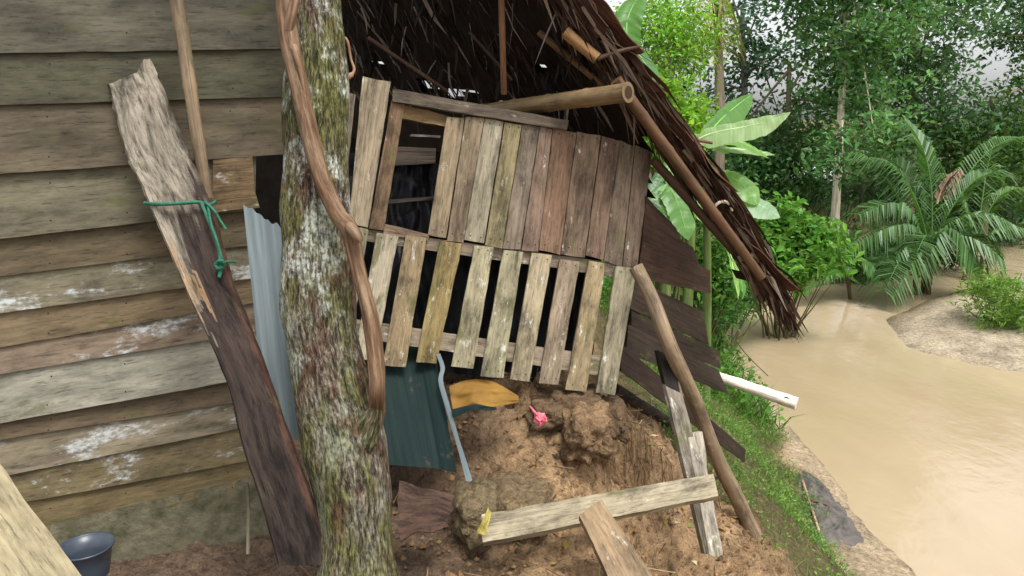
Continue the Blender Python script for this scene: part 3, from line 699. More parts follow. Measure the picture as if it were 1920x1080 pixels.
# thicker folded palm-leaf layers along the rake edge
m = MB()
for k in range(26):
    s = -.30 + k * .046 + random.uniform(-.01, .01); L = random.uniform(.28, .46)
    if s + L / RL > .97: L = (.97 - s) * RL
    if L < .06: continue
    h0 = (.10 + random.uniform(0, .07)) * taper(s + .15); w0 = random.uniform(-.03, .01)
    a = rp(s, w0, h0); b = rp(s + L / RL, w0 - random.uniform(.0, .02), h0 - random.uniform(-.02, .05)); wd = ind * random.uniform(.05, .12) + rn * random.uniform(-.03, .03)
    m.board(a, b, b + wd, a + wd, .006, rn, C(*random.choice([(104, 68, 48), (84, 56, 42), (66, 44, 34), (120, 84, 62)])), nu=12, jit=.02, endjit=.09, warp=.03)
m.build('thatch_edge', M['fibre'], roof)
m = MB(); bamboo(m, P(1155, 150, 3.72), P(1428, 520, 4.16), .030, C(92, 68, 48), 6); m.build('rafter', M['bamboo'], hut, smooth=True)
m = MB(); bamboo(m, P(1225, 300, 4.05), P(1405, 505, 4.28), .026, C(70, 52, 40), 5); m.build('rafter', M['bamboo'], hut, smooth=True)
# big bamboo purlin with an open end
m = MB(); p0, p1 = P(905, 210, 4.35), P(1178, 173, 3.64); bamboo(m, p0, p1, .044, C(118, 98, 70), 4, 20, taper=1.06)
pur = m.build('purlin', M['bamboo'], hut, smooth=True)
m = MB(); dd = nrm(p1 - p0); x = nrm(np.cross(dd, (0, 0, 1))); y = np.cross(dd, x)
ring = lambda r, e: [p1 + dd * e + r * (math.cos(a) * x + math.sin(a) * y) for a in np.linspace(0, 2 * math.pi, 24, endpoint=False)]
m.add(ring(.030, .003), [tuple(range(24))], [(0, 0)] * 24, C(52, 38, 26)); m.build('hollow_end', M['dark_wood'], pur)
# battens and sticks under the roof
for (a, b, r, c) in ((P(690, 70, 4.6), P(840, 172, 4.7), .012, (86, 66, 52)), (P(940, -10, 3.85), P(945, 176, 4.1), .017, (128, 92, 66)), (P(880, 60, 4.2), P(960, 150, 4.3), .010, (60, 48, 40)), (P(1010, 60, 4.0), P(1130, 160, 4.0), .018, (112, 84, 56)), (P(1060, 60, 3.75), P(1120, 110, 3.75), .03, (128, 96, 62))):
    m = MB(); m.tube(bez([a, b], 10), r, C(*c), 8, rough=.1); m.build('batten', M['pole'], hut, smooth=True)
for (a, b, r, c) in ((P(1120, 110, 3.75), P(1200, 87, 3.72), .012, (84, 66, 54)), (P(1240, 256, 4.0), P(1336, 268, 4.0), .012, (100, 74, 60)), (P(1330, 365, 4.12), P(1362, 384, 4.12), .008, (170, 150, 132))):
    m = MB(); m.tube(bez([a, (a + b) / 2 + np.array([0, 0, .01]), b], 10), np.linspace(r, r * .7, 10), C(*c), 8, rough=.15); m.build('roof_stick', M['pole'], roof, smooth=True)
m = MB(); m.tube(spline([P(1338, 388, 4.05), P(1352, 378, 4.03), P(1368, 382, 4.05), P(1372, 394, 4.08)], 12), .009, C(206, 190, 170), 8, rough=.3); m.build('lashing', M['fibre'], roof, smooth=True)
# inside: dark rear wall so the hut reads closed
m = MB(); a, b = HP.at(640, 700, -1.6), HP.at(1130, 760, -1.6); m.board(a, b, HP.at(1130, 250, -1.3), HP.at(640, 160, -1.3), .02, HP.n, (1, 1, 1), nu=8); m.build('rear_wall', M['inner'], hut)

# sack hanging at the eave between tree and hut
m = MB(); m.tube(spline([P(632, 70, 3.3), P(650, 74, 3.28), P(658, 110, 3.28), P(664, 132, 3.27), P(650, 146, 3.26), P(630, 146, 3.27)], 24), np.array([.006] * 16 + [.012] * 8), C(160, 120, 92), 8, rough=.2)
tag(m.build('wire_hook', M['pole'], smooth=True), 'bent tan cane hook hanging beside the top of the tree trunk', 'hook')

# ------------------------------------------------------------------ props, planks and debris
def gzp(px, py, dlo=2.0, dhi=30):
    """where the view ray meets the ground."""
    d = np.linspace(dlo, dhi, 600); pts = EYE + d[:, None] * ray(px, py); h = pts[:, 2] - gz(pts[:, 0], pts[:, 1])
    i = int(np.argmax(h < 0)) if (h < 0).any() else len(d) - 1
    return pts[i], d[i]
m = MB(); foot, fd = gzp(1415, 1000); print('prop foot', foot, fd)
m.tube(spline([P(1192, 500, 3.95), P(1222, 560, 3.92), P(1256, 650, 3.9), P(1300, 745, .3 * fd + .7 * 3.9), P(1345, 860, .6 * fd + .4 * 3.9), P(1375, 920, .8 * fd + .2 * 3.9), foot + np.array([.03, 0, -.08])], 40),
       np.linspace(.038, .046, 40), C(128, 110, 88), 16, rough=.10, fq=7)
tag(m.build('prop_pole', M['pole'], smooth=True), 'peeled tan wooden pole propping the right side of the leaning hut', 'pole')
pf, pd = gzp(1335, 1040); pd = min(pd, 3.9)
m = MB(); m.board(P(1236, 672, 4.0), P(1322, 1040, 3.72), P(1352, 1030, 3.74), P(1268, 690, 4.02), .03, nrm(-FWD + RGT * .5), C(150, 140, 124), nu=20, jit=.006, endjit=.03)
m.board(P(1290, 820, 3.90), P(1330, 1040, 3.70), P(1356, 1040, 3.72), P(1316, 810, 3.93), .02, nrm(-FWD + RGT * .5), C(190, 180, 162), nu=16, jit=.01, endjit=.03)
post = tag(m.build('split_post', M['slat']), 'grey split wooden post standing in the slope under the white-grey crossing plank', 'post')
m = MB(); m.board(P(1232, 655, 3.98), P(1262, 782, 3.94), P(1284, 778, 3.96), P(1262, 668, 4.0), .03, nrm(-FWD + RGT * .5), C(46, 38, 34), nu=8, endjit=.02)
tag(m.build('dark_stump', M['dark_wood']), 'blackened stub of timber above the split grey post', 'timber stub')
m = MB(); m.board(P(902, 965, 3.12), P(1338, 888, 3.66), P(1347, 930, 3.62), P(905, 1018, 3.08), .05, nrm(-FWD + np.array([0, 0, .9])), C(184, 172, 144), nu=30, jit=.006, endjit=.01)
tag(m.build('grey_plank', M['board']), 'long pale grey plank lying across the earth below the hut', 'plank')
m = MB(); m.board(P(1128, 936, 3.16), P(1224, 1080, 2.95), P(1150, 1100, 2.88), P(1086, 966, 3.1), .05, nrm(-FWD + np.array([0, 0, .9])), C(160, 136, 106), nu=12, jit=.006, endjit=.012)
tag(m.build('short_board', M['board']), 'short brown board resting on its end against the long grey plank', 'board')
# teal corrugated sheet under the wall with a bright bent edge
m = MB(); TL, TR, BR_, BL_ = P(640, 600, 3.92), P(815, 640, 4.0), P(858, 882, 3.66), P(690, 868, 3.60)
def curl(u, w): return -FWD * (.10 * max(0, w - .8) * 5 * .5) + np.array([0, 0, -.02 * (1 - u) * w])
sheet(m, TL, TR, BR_, BL_, .0035, 2.7, -FWD + RGT * .2, curl=curl)
ts = thing('green_sheet', 'dark green corrugated metal sheet under the slats beside the tree', 'metal sheet', tuple(BL_))
m.build('panel', M['teal'], ts, smooth=True)
m = MB(); e = [(818, 664), (826, 690), (822, 715), (834, 760), (852, 820), (866, 870), (874, 905), (870, 915)]
c0 = spline([P(x, y, 3.86 - .30 * i / 7) for i, (x, y) in enumerate(e)], 30); c1 = c0 + np.stack([.012 + .014 * np.linspace(0, 1, 30) * np.abs(np.sin(np.linspace(.6, 5, 30))) + .008, 0 * np.linspace(0, 1, 30), np.full(30, .003)], 1); 
m.grid(np.stack([c0 - FWD * .002, c1 - FWD * .01], 1), np.stack([np.stack([np.linspace(0, .6, 30), np.zeros(30)], 1), np.stack([np.linspace(0, .6, 30), np.full(30, .03)], 1)], 1), (1, 1, 1))
m.grid(np.stack([c0 + FWD * .004, c1 + FWD * .002], 1), np.zeros((30, 2, 2)), (1, 1, 1), flip=True)
m.build('bent_edge', M['zinc'], ts, smooth=True)
# rusty torn flap below it
m = MB(); m.board(P(748, 905, 3.2), P(856, 930, 3.2), P(832, 992, 3.06), P(744, 1010, 3.02), .006, np.array([0, -.3, 1]), C(92, 70, 58), nu=14, nv=6, jit=.02, endjit=.03, warp=.03)
tag(m.build('rusty_scrap', M['rotten']), 'dark rusty scrap lying on the earth below the green metal sheet', 'scrap')
# sack
def cloth(name, label, cat, pxs, d0, d1, mat, amp, seed, nvv=16):
    m = MB(); n = 24; F = np.zeros((n, nvv, 3)); top, bot = pxs
    t = spline([(x, y, 0) for x, y in top], n); b = spline([(x, y, 0) for x, y in bot], n)
    for i in range(n):
        for j in range(nvv):
            w = j / (nvv - 1); x = t[i, 0] * (1 - w) + b[i, 0] * w; y = t[i, 1] * (1 - w) + b[i, 1] * w
            F[i, j] = P(x, y, d0 * (1 - w) + d1 * w + amp * .6 * (nz(i * .2 + seed, j * .25) + .3 * nz(i * .42, j * .5, seed)))
    m.grid(F, np.zeros((n, nvv, 2)), (1, 1, 1), flip=True); m.grid(F + FWD * .003, np.zeros((n, nvv, 2)), (1, 1, 1))
    return tag(m.build(name, mat, smooth=True), label, cat)
cloth('orange_cloth', 'crumpled orange cloth hanging at the top of the earth mound under slats', 'cloth', ([(842, 724), (880, 712), (925, 716), (972, 742)], [(850, 776), (890, 762), (930, 762), (974, 754)]), 3.82, 3.72, M['sack'], .05, 4)
cloth('dark_rag', 'dark green rag edge along the bottom of the orange cloth', 'rag', ([(846, 768), (890, 758), (915, 762), (930, 764)], [(850, 784), (890, 768), (915, 770), (932, 768)]), 3.70, 3.69, M['teal'], .02, 8, 5)
# pink wrapper: crumpled little ball with a tail
m = MB(); c = P(1013, 786, 3.62); G = np.zeros((14, 19, 3))
for i in range(14):
    for k in range(19):
        th = math.pi * i / 13; a = 2 * math.pi * k / 18; v = np.array([math.sin(th) * math.cos(a), math.sin(th) * math.sin(a), math.cos(th)]); r = .03 * (1 + .5 * nz(v[0] * 2.5, v[1] * 2.5, v[2] * 2.5))
        G[i, k] = c + v * r
m.grid(G, np.zeros((14, 19, 2)), (1, 1, 1)); m.tube(spline([c, c + np.array([-.03, 0, .04]), c + np.array([-.05, .02, .06])], 8), np.linspace(.014, .004, 8), (1, 1, 1), 8, rough=.5)
tag(m.build('pink_wrapper', M['pink']), 'small crumpled pink wrapper on the brown earth mound', 'wrapper')
# white pipe
m = MB(); a, b = P(1300, 690, 5.5), P(1494, 757, 5.15); m.tube(bez([a, b], 24), np.linspace(.030, .045, 24), C(214, 206, 190), 16, rough=.14)
pipe = tag(m.build('white_pole', M['pale_pole'], smooth=True), 'white weathered pole sticking out from the hut over the river', 'pole')
m = MB(); hp = a + (b - a) * .89 - FWD * .046 + UPC * .012; m.add([hp + .016 * (1.4 * math.cos(t) * nrm(b - a) + .8 * math.sin(t) * UPC) for t in np.linspace(0, 6.28, 14, endpoint=False)], [tuple(range(14))], [(0, 0)] * 14, (.02, .015, .01)); 
WLOC[pipe.name] = np.array(pipe.location); m.build('knot_hole', M['trunk'], pipe)
# dark beam on the slope
def ground_stick(name, label, cat, p0, p1, r, col, mat, lift=.0, n=20, rough=.12, flat=1.0):
    m = MB(); pts = []
    for t in np.linspace(0, 1, n):
        q, _ = gzp(p0[0] + (p1[0] - p0[0]) * t, p0[1] + (p1[1] - p0[1]) * t); pts.append(q + np.array([0, 0, lift]))
    pts = np.array(pts); lin = np.linspace(0, 1, n)[:, None]; pts = pts * .3 + (pts[0] * (1 - lin) + pts[-1] * lin) * .7
    m.tube(pts, np.linspace(r, r * .8, n), col, 12, rough=rough, flat=flat); return tag(m.build(name, mat, smooth=True), label, cat)
ground_stick('charred_beam', 'dark wet beam lying along the top of the grassy slope', 'beam', (1150, 742), (1268, 812), .045, C(58, 46, 42), M['rotten'], .04)
ground_stick('twig', 'pale forked twig standing on the bank by the dark sheet', 'twig', (1504, 910), (1536, 1010), .012, C(168, 140, 118), M['pole'], .05, rough=.2)
ground_stick('small_twig', 'short reddish twig lying on the dark sheet at the waterline', 'twig', (1515, 945), (1560, 960), .008, C(120, 80, 66), M['pole'], .05, rough=.2)
# dark sheet lying at the waterline
def drape(name, label, cat, L, Rr, mat, amp, lift):
    m = MB(); n, q = 26, 14; l = spline([(x, y, 0) for x, y in L], n); r = spline([(x, y, 0) for x, y in Rr], n); F = np.zeros((n, q, 3))
    for i in range(n):
        for j in range(q):
            w = j / (q - 1); p, _ = gzp(l[i, 0] * (1 - w) + r[i, 0] * w, l[i, 1] * (1 - w) + r[i, 1] * w)
            ed = min(1, 4 * min(w, 1 - w), 6 * min(i / (n - 1), 1 - i / (n - 1)) + .0)
            F[i, j] = p + np.array([0, 0, lift * ed + amp * ed * (nz(i * .45, j * .5, 2) + .6 * nz(i * 1.2, j * .9, 6)) - .01])
    m.grid(F, np.zeros((n, q, 2)), (1, 1, 1), flip=True); m.grid(F - np.array([0, 0, .02]), np.zeros((n, q, 2)), (1, 1, 1))
    return tag(m.build(name, mat, smooth=True), label, cat)
drape('dark_sheet', 'dark grey wet sheet lying on the bank at the waterline', 'sheet', [(1486, 886), (1498, 930), (1515, 980), (1535, 1040)], [(1500, 876), (1560, 920), (1600, 970), (1640, 1030)], M['dark_sheet'], .05, .06)
# earth blocks and clods
def lump(name, label, cat, px, py, d, sx, sy, sz, mat, seed, group=None, rough=.35, box=0.0, tint=(.36, .235, .13)):
    m = MB(); c = P(px, py, d); n, q = 34, 49; G = np.zeros((n, q, 3))
    for i in range(n):
        for k in range(q):
            th = math.pi * i / (n - 1); a = 2 * math.pi * k / (q - 1); v = np.array([math.sin(th) * math.cos(a), math.sin(th) * math.sin(a), math.cos(th)])
            if box: v = v / (np.sum(np.abs(v) ** 6) ** (1 / 6)) * box + v * (1 - box)
            r = 1 + rough * (nz(v[0] * 1.6 + seed, v[1] * 1.6, v[2] * 1.6) + .45 * nz(v[0] * 5 + seed, v[1] * 5, v[2] * 5) + .3 * nz(v[0] * 13 + seed, v[1] * 13, v[2] * 13))
            G[i, k] = c + v * r * np.array([sx, sy, sz])
    m.grid(G, np.zeros((n, q, 2)), tint); return tag(m.build(name, mat, smooth=True), label, cat, group)
lump('earth_block', 'grey-green rounded earth block beside the bent edge of the green sheet', 'earth block', 893, 958, 3.46, .11, .2, .11, M['ground'], 3, box=.3, rough=.3, tint=(.22, .168, .095))
lump('earth_block', 'wider grey-brown earth block with flat top behind the long grey plank', 'earth block', 976, 946, 3.60, .16, .22, .11, M['ground'], 9, box=.3, rough=.3, tint=(.24, .175, .098))
lump('clay_clod', 'large overhanging brown clay clod in the middle of the slipped mound', 'clod', 1096, 806, 3.93, .12, .20, .13, M['ground'], 21, box=.6, rough=.34, tint=(.30, .195, .108))
lump('clay_clod', 'dark brown clod jutting at the right under the hut wall corner', 'clod', 1146, 786, 4.06, .08, .2, .08, M['ground'], 33, box=.5, rough=.4, tint=(.17, .113, .066))
lump('clay_clod', 'brown clod at the top of the mound under the hanging slats', 'clod', 1062, 764, 4.12, .21, .2, .10, M['ground'], 41, box=.25, rough=.4, tint=(.19, .125, .072))
# yellow leaf
m = MB(); m.board(P(893, 1000, 3.02), P(915, 952, 3.06), P(922, 962, 3.05), P(908, 1004, 3.0), .003, -FWD, C(206, 186, 96), nu=8, jit=.012, warp=.02)
tag(m.build('fallen_leaf', M['siding']), 'yellow fallen leaf at the left end of the grey plank', 'leaf')
m = MB(); m.tube(spline([P(1364, 618, 6.5), P(1400, 665, 6.5), P(1440, 705, 6.5)], 12), .004, C(90, 80, 60), 6)
tag(m.build('wire', M['pole'], smooth=True), 'thin dark wire slanting down above the river edge', 'wire')
# crumbs of earth and twigs on the mound
def rubble():
    m = MB(); cs = []
    for k in range(2600):
        x = random.uniform(-.9, 1.6); y = random.uniform(2.4, 4.8); z = float(gz(x, y)[0]); r = abs(random.gauss(0, .008)) + .003
        c = np.array([x, y, z + r * .3]); pts = [c + r * np.array(v) * random.uniform(.6, 1.4) for v in ((1, 0, 0), (0, 1, 0), (-1, 0, 0), (0, -1, 0), (0, 0, 1))]
        b = C(*random.choice([(128, 98, 68), (112, 86, 60), (94, 74, 54), (138, 108, 78)])); m.add(pts, [(0, 1, 4), (1, 2, 4), (2, 3, 4), (3, 0, 4)], None, b)
    for k in range(170):
        x = random.uniform(-.9, 1.5); y = random.uniform(2.5, 4.6); a = random.uniform(0, 6.28); L = random.uniform(.012, .035); z = float(gz(x, y)[0]) + .012
        u = np.array([math.cos(a), math.sin(a), random.uniform(-.3, .3)]) * L; w_ = np.array([-math.sin(a), math.cos(a), random.uniform(-.3, .3)]) * L * .45; p = np.array([x, y, z])
        m.add([p - u, p - w_, p + u, p + w_], [(0, 1, 2, 3)], None, C(*random.choice([(150, 124, 60), (96, 70, 44), (70, 54, 40), (186, 176, 140), (110, 120, 60)])))
    for k in range(420):
        x = random.uniform(-.9, 1.5); y = random.uniform(2.5, 4.7); z = float(gz(x, y)[0]) + .008; a = random.uniform(0, 6.28); L = random.uniform(.04, .16); v = np.array([math.cos(a), math.sin(a), random.uniform(-.2, .3)])
        s = np.array([-v[1], v[0], .3]) * .0025; p = np.array([x, y, z]); b = C(*random.choice([(128, 104, 76), (78, 60, 44), (160, 136, 100)]))
        m.add([p - s, p + v * L - s, p + v * L + s, p + s], [(0, 1, 2, 3)], None, b)
    for k in range(90):
        x = random.uniform(.1, .95); y = random.uniform(3.95, 4.25); z = float(gz(x, y)[0]); p = np.array([x, y, z + .02]); pts = [p]
        for q in range(6):
            nx = pts[-1][0] + random.gauss(0, .018); ny = pts[-1][1] - random.uniform(.02, .06); pts.append(np.array([nx, ny, float(gz(nx, ny)[0]) + .012]))
        m.tube(np.array(pts), np.linspace(.0025, .001, 7), C(*random.choice([(120, 92, 66), (84, 62, 46), (150, 122, 90)])), 4, cap=False)
    tag(m.build('rubble', M['trunk']), 'loose earth crumbs, straw and twigs on the slipped mound', 'rubble', kind='stuff')
rubble()

# ------------------------------------------------------------------ vegetation
def leaves(mb, C_, size, cols, droop=.3, aspect=.42, face=None, fold=.25, up=.5):
    """a six-cornered leaf at each centre: two quads folded along the midrib."""
    n = len(C_); dirv = rng.normal(size=(n, 3)); dirv[:, 2] = dirv[:, 2] * .6 - droop; dirv /= np.linalg.norm(dirv, axis=1)[:, None]
    nr = rng.normal(size=(n, 3)) * .6 + np.array([0, -.15, up]); s = np.cross(dirv, nr); s /= (np.linalg.norm(s, axis=1)[:, None] + 1e-9); nv = np.cross(s, dirv)
    L = (size * rng.uniform(.6, 1.3, n))[:, None]; W = L * aspect * .5
    a = C_ - dirv * L * .5; e = C_ + dirv * L * .5 - np.array([0, 0, 1]) * L * .08
    l1 = C_ - dirv * L * .12 - s * W + nv * W * fold; r1 = C_ - dirv * L * .12 + s * W + nv * W * fold
    m_ = C_ + dirv * L * .1
    Q = np.concatenate([np.stack([a, m_, e, l1], 1), np.stack([a, r1, e, m_], 1)]); mb.quads(Q, np.concatenate([cols, cols]))
def tintset(n, base, var=.25, hue=.12):
    b = np.array(base)[None, :] * (1 + rng.normal(size=(n, 1)) * var); b = b * (1 + rng.normal(size=(n, 3)) * hue * np.array([1, .4, .8])); return np.clip(b, .004, .8)
def crown_pts(blobs, n, clump, shell=.5):
    """leaf centres gathered in clumps through the volume of the blobs."""
    vol = np.array([b[1] ** 2 for b in blobs]); vol = vol / vol.sum(); out = []; cid = []
    nc = max(6, n // 45); ks = rng.choice(len(blobs), nc, p=vol); bl = np.array([list(b[0]) + [b[1]] + [b[2] if len(b) > 2 else .8] for b in blobs])
    v = rng.normal(size=(nc, 3)); v /= np.linalg.norm(v, axis=1)[:, None]; r = rng.uniform(shell, 1.0, nc) ** .7
    cc = bl[ks, :3] + v * (r * bl[ks, 3])[:, None] * np.stack([np.ones(nc), np.ones(nc), bl[ks, 4]], 1)
    cb = rng.normal(size=nc); k = rng.integers(0, nc, n); p = cc[k] + rng.normal(size=(n, 3)) * clump * np.array([1, 1, .6]); return p, cb[k]
def tree(name, label, px, py_base, d, trunk_top, r0, blobs, n, size, base, group='trees beyond the river', trunk_col=(120, 108, 88), lean=0.0, clump=.4, shell=.3, aspect=.45):
    """blobs in pixels: (px, py, depth offset, radius metres)."""
    b0 = P(px, py_base, d); zb = float(gz(b0[0], b0[1])[0]); b0 = np.array([b0[0], b0[1], zb - .1])
    t = thing(name, label, 'tree', tuple(b0), group)
    top = P(trunk_top[0], trunk_top[1], d); m = MB(); mid = (b0 + top) / 2 + np.array([lean, 0, 0]); pts = bez([b0, mid, top], 24)
    m.tube(pts, np.linspace(r0, r0 * .45, 24), C(*trunk_col), 10, rough=.1, fq=3)
    B = [(P(x, y, d + dz), r) + ((sq_,) if sq_ else ()) for (x, y, dz, r, sq_) in [(b + (None,))[:5] for b in blobs]]
    for k, bb in enumerate(B):
        q = pts[int(len(pts) * min(.95, .5 + .07 * (k % 7)))]; m.tube(bez([q, (q + bb[0]) / 2 + np.array([0, 0, .2]), bb[0]], 10), np.linspace(r0 * .35, .012, 10), C(*trunk_col), 6)
    m.build('trunk', M['trunk'], t, smooth=True)
    n = int(n * 1.7); size *= 1.2; pts_, cb = crown_pts(B, n, clump, shell); m = MB(); cols = tintset(n, base, .14) * (1 + .34 * np.clip(cb, -2, 2)[:, None]); leaves(m, pts_, size, np.clip(cols, .006, .7), aspect=aspect); m.build('crown', M['leaf'], t)
    return t
DK = (.070, .140, .062); MD = (.095, .195, .070); LT = (.10, .20, .035); YG = (.20, .37, .05); BL = (.060, .125, .075)
# the wall of trees across the river
tree('broadleaf_tree', 'tall slim pale trunk with dark green crown standing beside the palm', 1566, 430, 19, (1592, -60), .12,
     [(1600, 60, 0, 1.6), (1550, -10, .5, 1.2), (1660, 10, 0, 1.7), (1580, -120, 0, 2.0), (1650, 130, -.3, 1.1), (1540, 120, .4, .9), (1640, 260, -1.0, .8), (1580, 290, -1.2, .7), (1660, 200, -.5, .9)], 6200, .16, MD, trunk_col=(214, 202, 178), clump=.33)
tree('broadleaf_tree', 'broad dark tree with hanging foliage right of the slim pale trunk', 1700, 430, 22, (1720, 40), .2,
     [(1720, 60, 0, 2.2), (1750, -20, 0, 1.3), (1700, 200, 0, 1.7), (1640, 160, .5, 1.5), (1755, 130, .5, .8), (1720, -100, 0, 2.4), (1690, 330, 0, 1.3), (1760, 240, 0, 1.2)], 8500, .17, DK, clump=.4)
tree('broadleaf_tree', 'open-crowned dark tree with sky between its leaves behind the banana leaves', 1398, 420, 24, (1392, 20), .15,
     [(1390, 110, 0, 1.5), (1340, 160, 0, 1.2), (1440, 120, 0, 1.0), (1320, 80, 0, 1.1), (1420, 30, 0, 1.7), (1360, -40, 0, 2.0), (1470, 240, 0, .9), (1430, 200, 0, .9)], 1900, .19, BL, clump=.42, trunk_col=(104, 98, 92), shell=.1)
tree('broadleaf_tree', 'bushy mid-green tree filling the gap left of the slim pale trunk', 1470, 430, 22, (1480, 120), .13,
     [(1450, 290, 0, 1.4), (1520, 300, 0, 1.2), (1400, 320, 0, 1.2), (1550, 200, 0, .9), (1545, 70, 0, .7), (1480, 360, 0, 1.0), (1350, 300, 0, 1.2)], 5200, .17, MD, clump=.38)
tree('broadleaf_tree', 'round green tree at the right edge above the palm', 1850, 400, 22, (1860, 180), .14,
     [(1850, 275, 0, 1.4), (1800, 270, 0, 1.0), (1900, 220, 0, 1.4), (1890, 320, 0, 1.2), (1960, 260, 0, 1.6), (1830, 330, 0, 1.0), (1970, 150, 1, .9)], 5200, .16, (.055, .115, .032), clump=.36)
tree('broadleaf_tree', 'dark tree crown reaching in at the upper right corner', 1990, 330, 25, (1980, -60), .2,
     [(1930, 60, 0, 1.3), (1990, 20, 0, 2.0), (1900, 10, 0, 1.0), (1870, 70, 0, .5), (2040, 120, 0, 2.0)], 3400, .18, DK, clump=.42)
tree('broadleaf_tree', 'bright yellow-green tree rising behind the top of the thatch roof', 1250, 400, 16, (1256, 60), .12,
     [(1245, 80, 0, .75), (1290, 110, .3, .6), (1220, 30, 0, 1.0), (1300, 40, 0, .8), (1262, 180, 0, .6), (1250, 250, 0, .7), (1210, 160, 0, .7), (1290, 210, 0, .45)], 5200, .10, YG, clump=.25, trunk_col=(130, 126, 96))
tree('broadleaf_tree', 'low dark tree in the shade beneath the pale trunk', 1610, 440, 23, (1620, 330), .1,
     [(1560, 380, 1, .9), (1620, 400, 1, 1.0), (1680, 420, 1, 1.0), (1500, 410, 1, .8), (1740, 380, 1, 1.2), (1800, 400, 1, 1.2), (1870, 420, 1, 1.4)], 4200, .17, DK, clump=.4)
# the far wood behind them all
def wood_belt():
    m = MB(); pts = []; cb = []
    for k in range(44):
        x = -14 + k * 1.7 + random.uniform(-.8, .8); y = 33 + random.uniform(-3, 6) + max(0, x - 8) * .2; z = 0
        h = random.uniform(2.4, 4.2)
        for q in range(5):
            pts.append(((x + random.uniform(-1.4, 1.4), y + random.uniform(-1, 1), -1.2 + h * random.uniform(.08, .85)), random.uniform(.7, 1.3)))
    p, cb = crown_pts(pts, 26000, .6, .2); leaves(m, p, .34, np.clip(tintset(26000, (.055, .105, .05), .16) * (1 + .25 * cb[:, None]), .005, .5)); 
    tag(m.build('far_wood', M['leaf']), 'far dark wood closing the view behind the riverside trees', 'wood', kind='stuff')
wood_belt()
# house among the far trees
hb = P(1520, 400, 28); hz = float(gz(hb[0], hb[1])[0]); fh = thing('far_house', 'dark low house with pale roof showing between the trees across the river', 'house', (hb[0], hb[1], hz))
m = MB(); a = P(1470, 410, 28); b = P(1570, 410, 28); c = P(1570, 338, 28); d = P(1470, 338, 28); m.board(a, b, c, d, .3, -FWD, (1, 1, 1), nu=4, jit=0); m.build('wall', M['far_wall'], fh)
m = MB(); m.board(P(1455, 342, 27.6), P(1585, 338, 27.6), P(1575, 310, 29), P(1470, 312, 29), .1, np.array([0, -.5, .9]), (1, 1, 1), nu=4, jit=0); m.build('roof', M['far_roof'], fh)

# shrubs
def shrub(name, label, blobs, d, n, size, base, group='shrubs on the near bank', aspect=.45, clump=.12, var=.22, cat='shrub', shell=.5, stem=True):
    B = [(P(x, y, d + dz), r) for (x, y, dz, r) in blobs]; cen = np.mean([b[0] for b in B], 0); zb = float(gz(cen[0], cen[1])[0])
    t = thing(name, label, cat, (cen[0], cen[1], zb), group); m = MB(); root = np.array([cen[0], cen[1], zb - .05])
    for bb in B:
        for q in range(3):
            e = bb[0] + rng.normal(size=3) * bb[1] * .5; m.tube(bez([root + rng.normal(size=3) * .1 * np.array([1, 1, 0]), (root + e) / 2 + rng.normal(size=3) * .1, e], 8), np.linspace(.02, .004, 8), C(92, 90, 56), 5)
    m.build('stem', M['trunk'], t, smooth=True)
    p, cb = crown_pts(B, n, clump, shell); m = MB(); leaves(m, p, size, np.clip(tintset(n, base, var) * (1 + .18 * cb[:, None]), .006, .8), aspect=aspect); m.build('foliage', M['leaf'], t); return t
shrub('shrub', 'bright green leafy shrub overhanging the river below the thatch edge', [(1420, 400, 0, .45), (1470, 430, 0, .5), (1520, 470, -.2, .45), (1420, 470, .2, .55), (1555, 490, -.3, .3), (1480, 500, -.3, .4), (1380, 420, .3, .5), (1440, 520, -.2, .4), (1540, 440, 0, .25)], 12.5, 5200, .17, (.105, .235, .04), clump=.16)
shrub('shrub', 'yellow-green shrub behind the upper thatch edge', [(1225, 215, 0, .28), (1265, 215, .2, .3), (1240, 260, 0, .3), (1290, 240, .2, .25), (1215, 180, 0, .25), (1300, 275, 0, .2)], 8.5, 2600, .10, (.17, .32, .035), clump=.10)
shrub('shrub', 'mid-green shrub in the gap between side boards and thatch', [(1260, 440, 0, .3), (1310, 460, 0, .35), (1340, 500, 0, .3), (1280, 400, 0, .3), (1370, 530, 0, .3), (1320, 540, 0, .35), (1240, 500, 0, .3)], 9.5, 3600, .11, (.085, .19, .035), clump=.12)
shrub('shrub', 'low dark shrub at the water edge left of the river', [(1360, 560, 0, .35), (1400, 560, .3, .3), (1330, 590, -.4, .35), (1290, 570, -.6, .4), (1420, 545, .6, .25)], 11.5, 3000, .10, (.06, .135, .035), clump=.12)
shrub('shrub', 'pale feathery shrub at the edge of the sand bar', [(1850, 580, 0, .35), (1890, 560, 0, .5), (1830, 560, .5, .3), (1930, 590, 0, .5), (1870, 540, .8, .4)], 12.5, 3600, .12, (.15, .26, .05), group='shrubs across the water', aspect=.22, clump=.14)
shrub('shrub', 'dark shrub under the palm at the far waterline', [(1660, 500, 0, .5), (1620, 510, -.3, .35), (1700, 480, .6, .6), (1760, 470, 1, .6), (1580, 520, -.6, .3)], 18, 2600, .15, (.035, .07, .028), group='shrubs across the water', clump=.2)

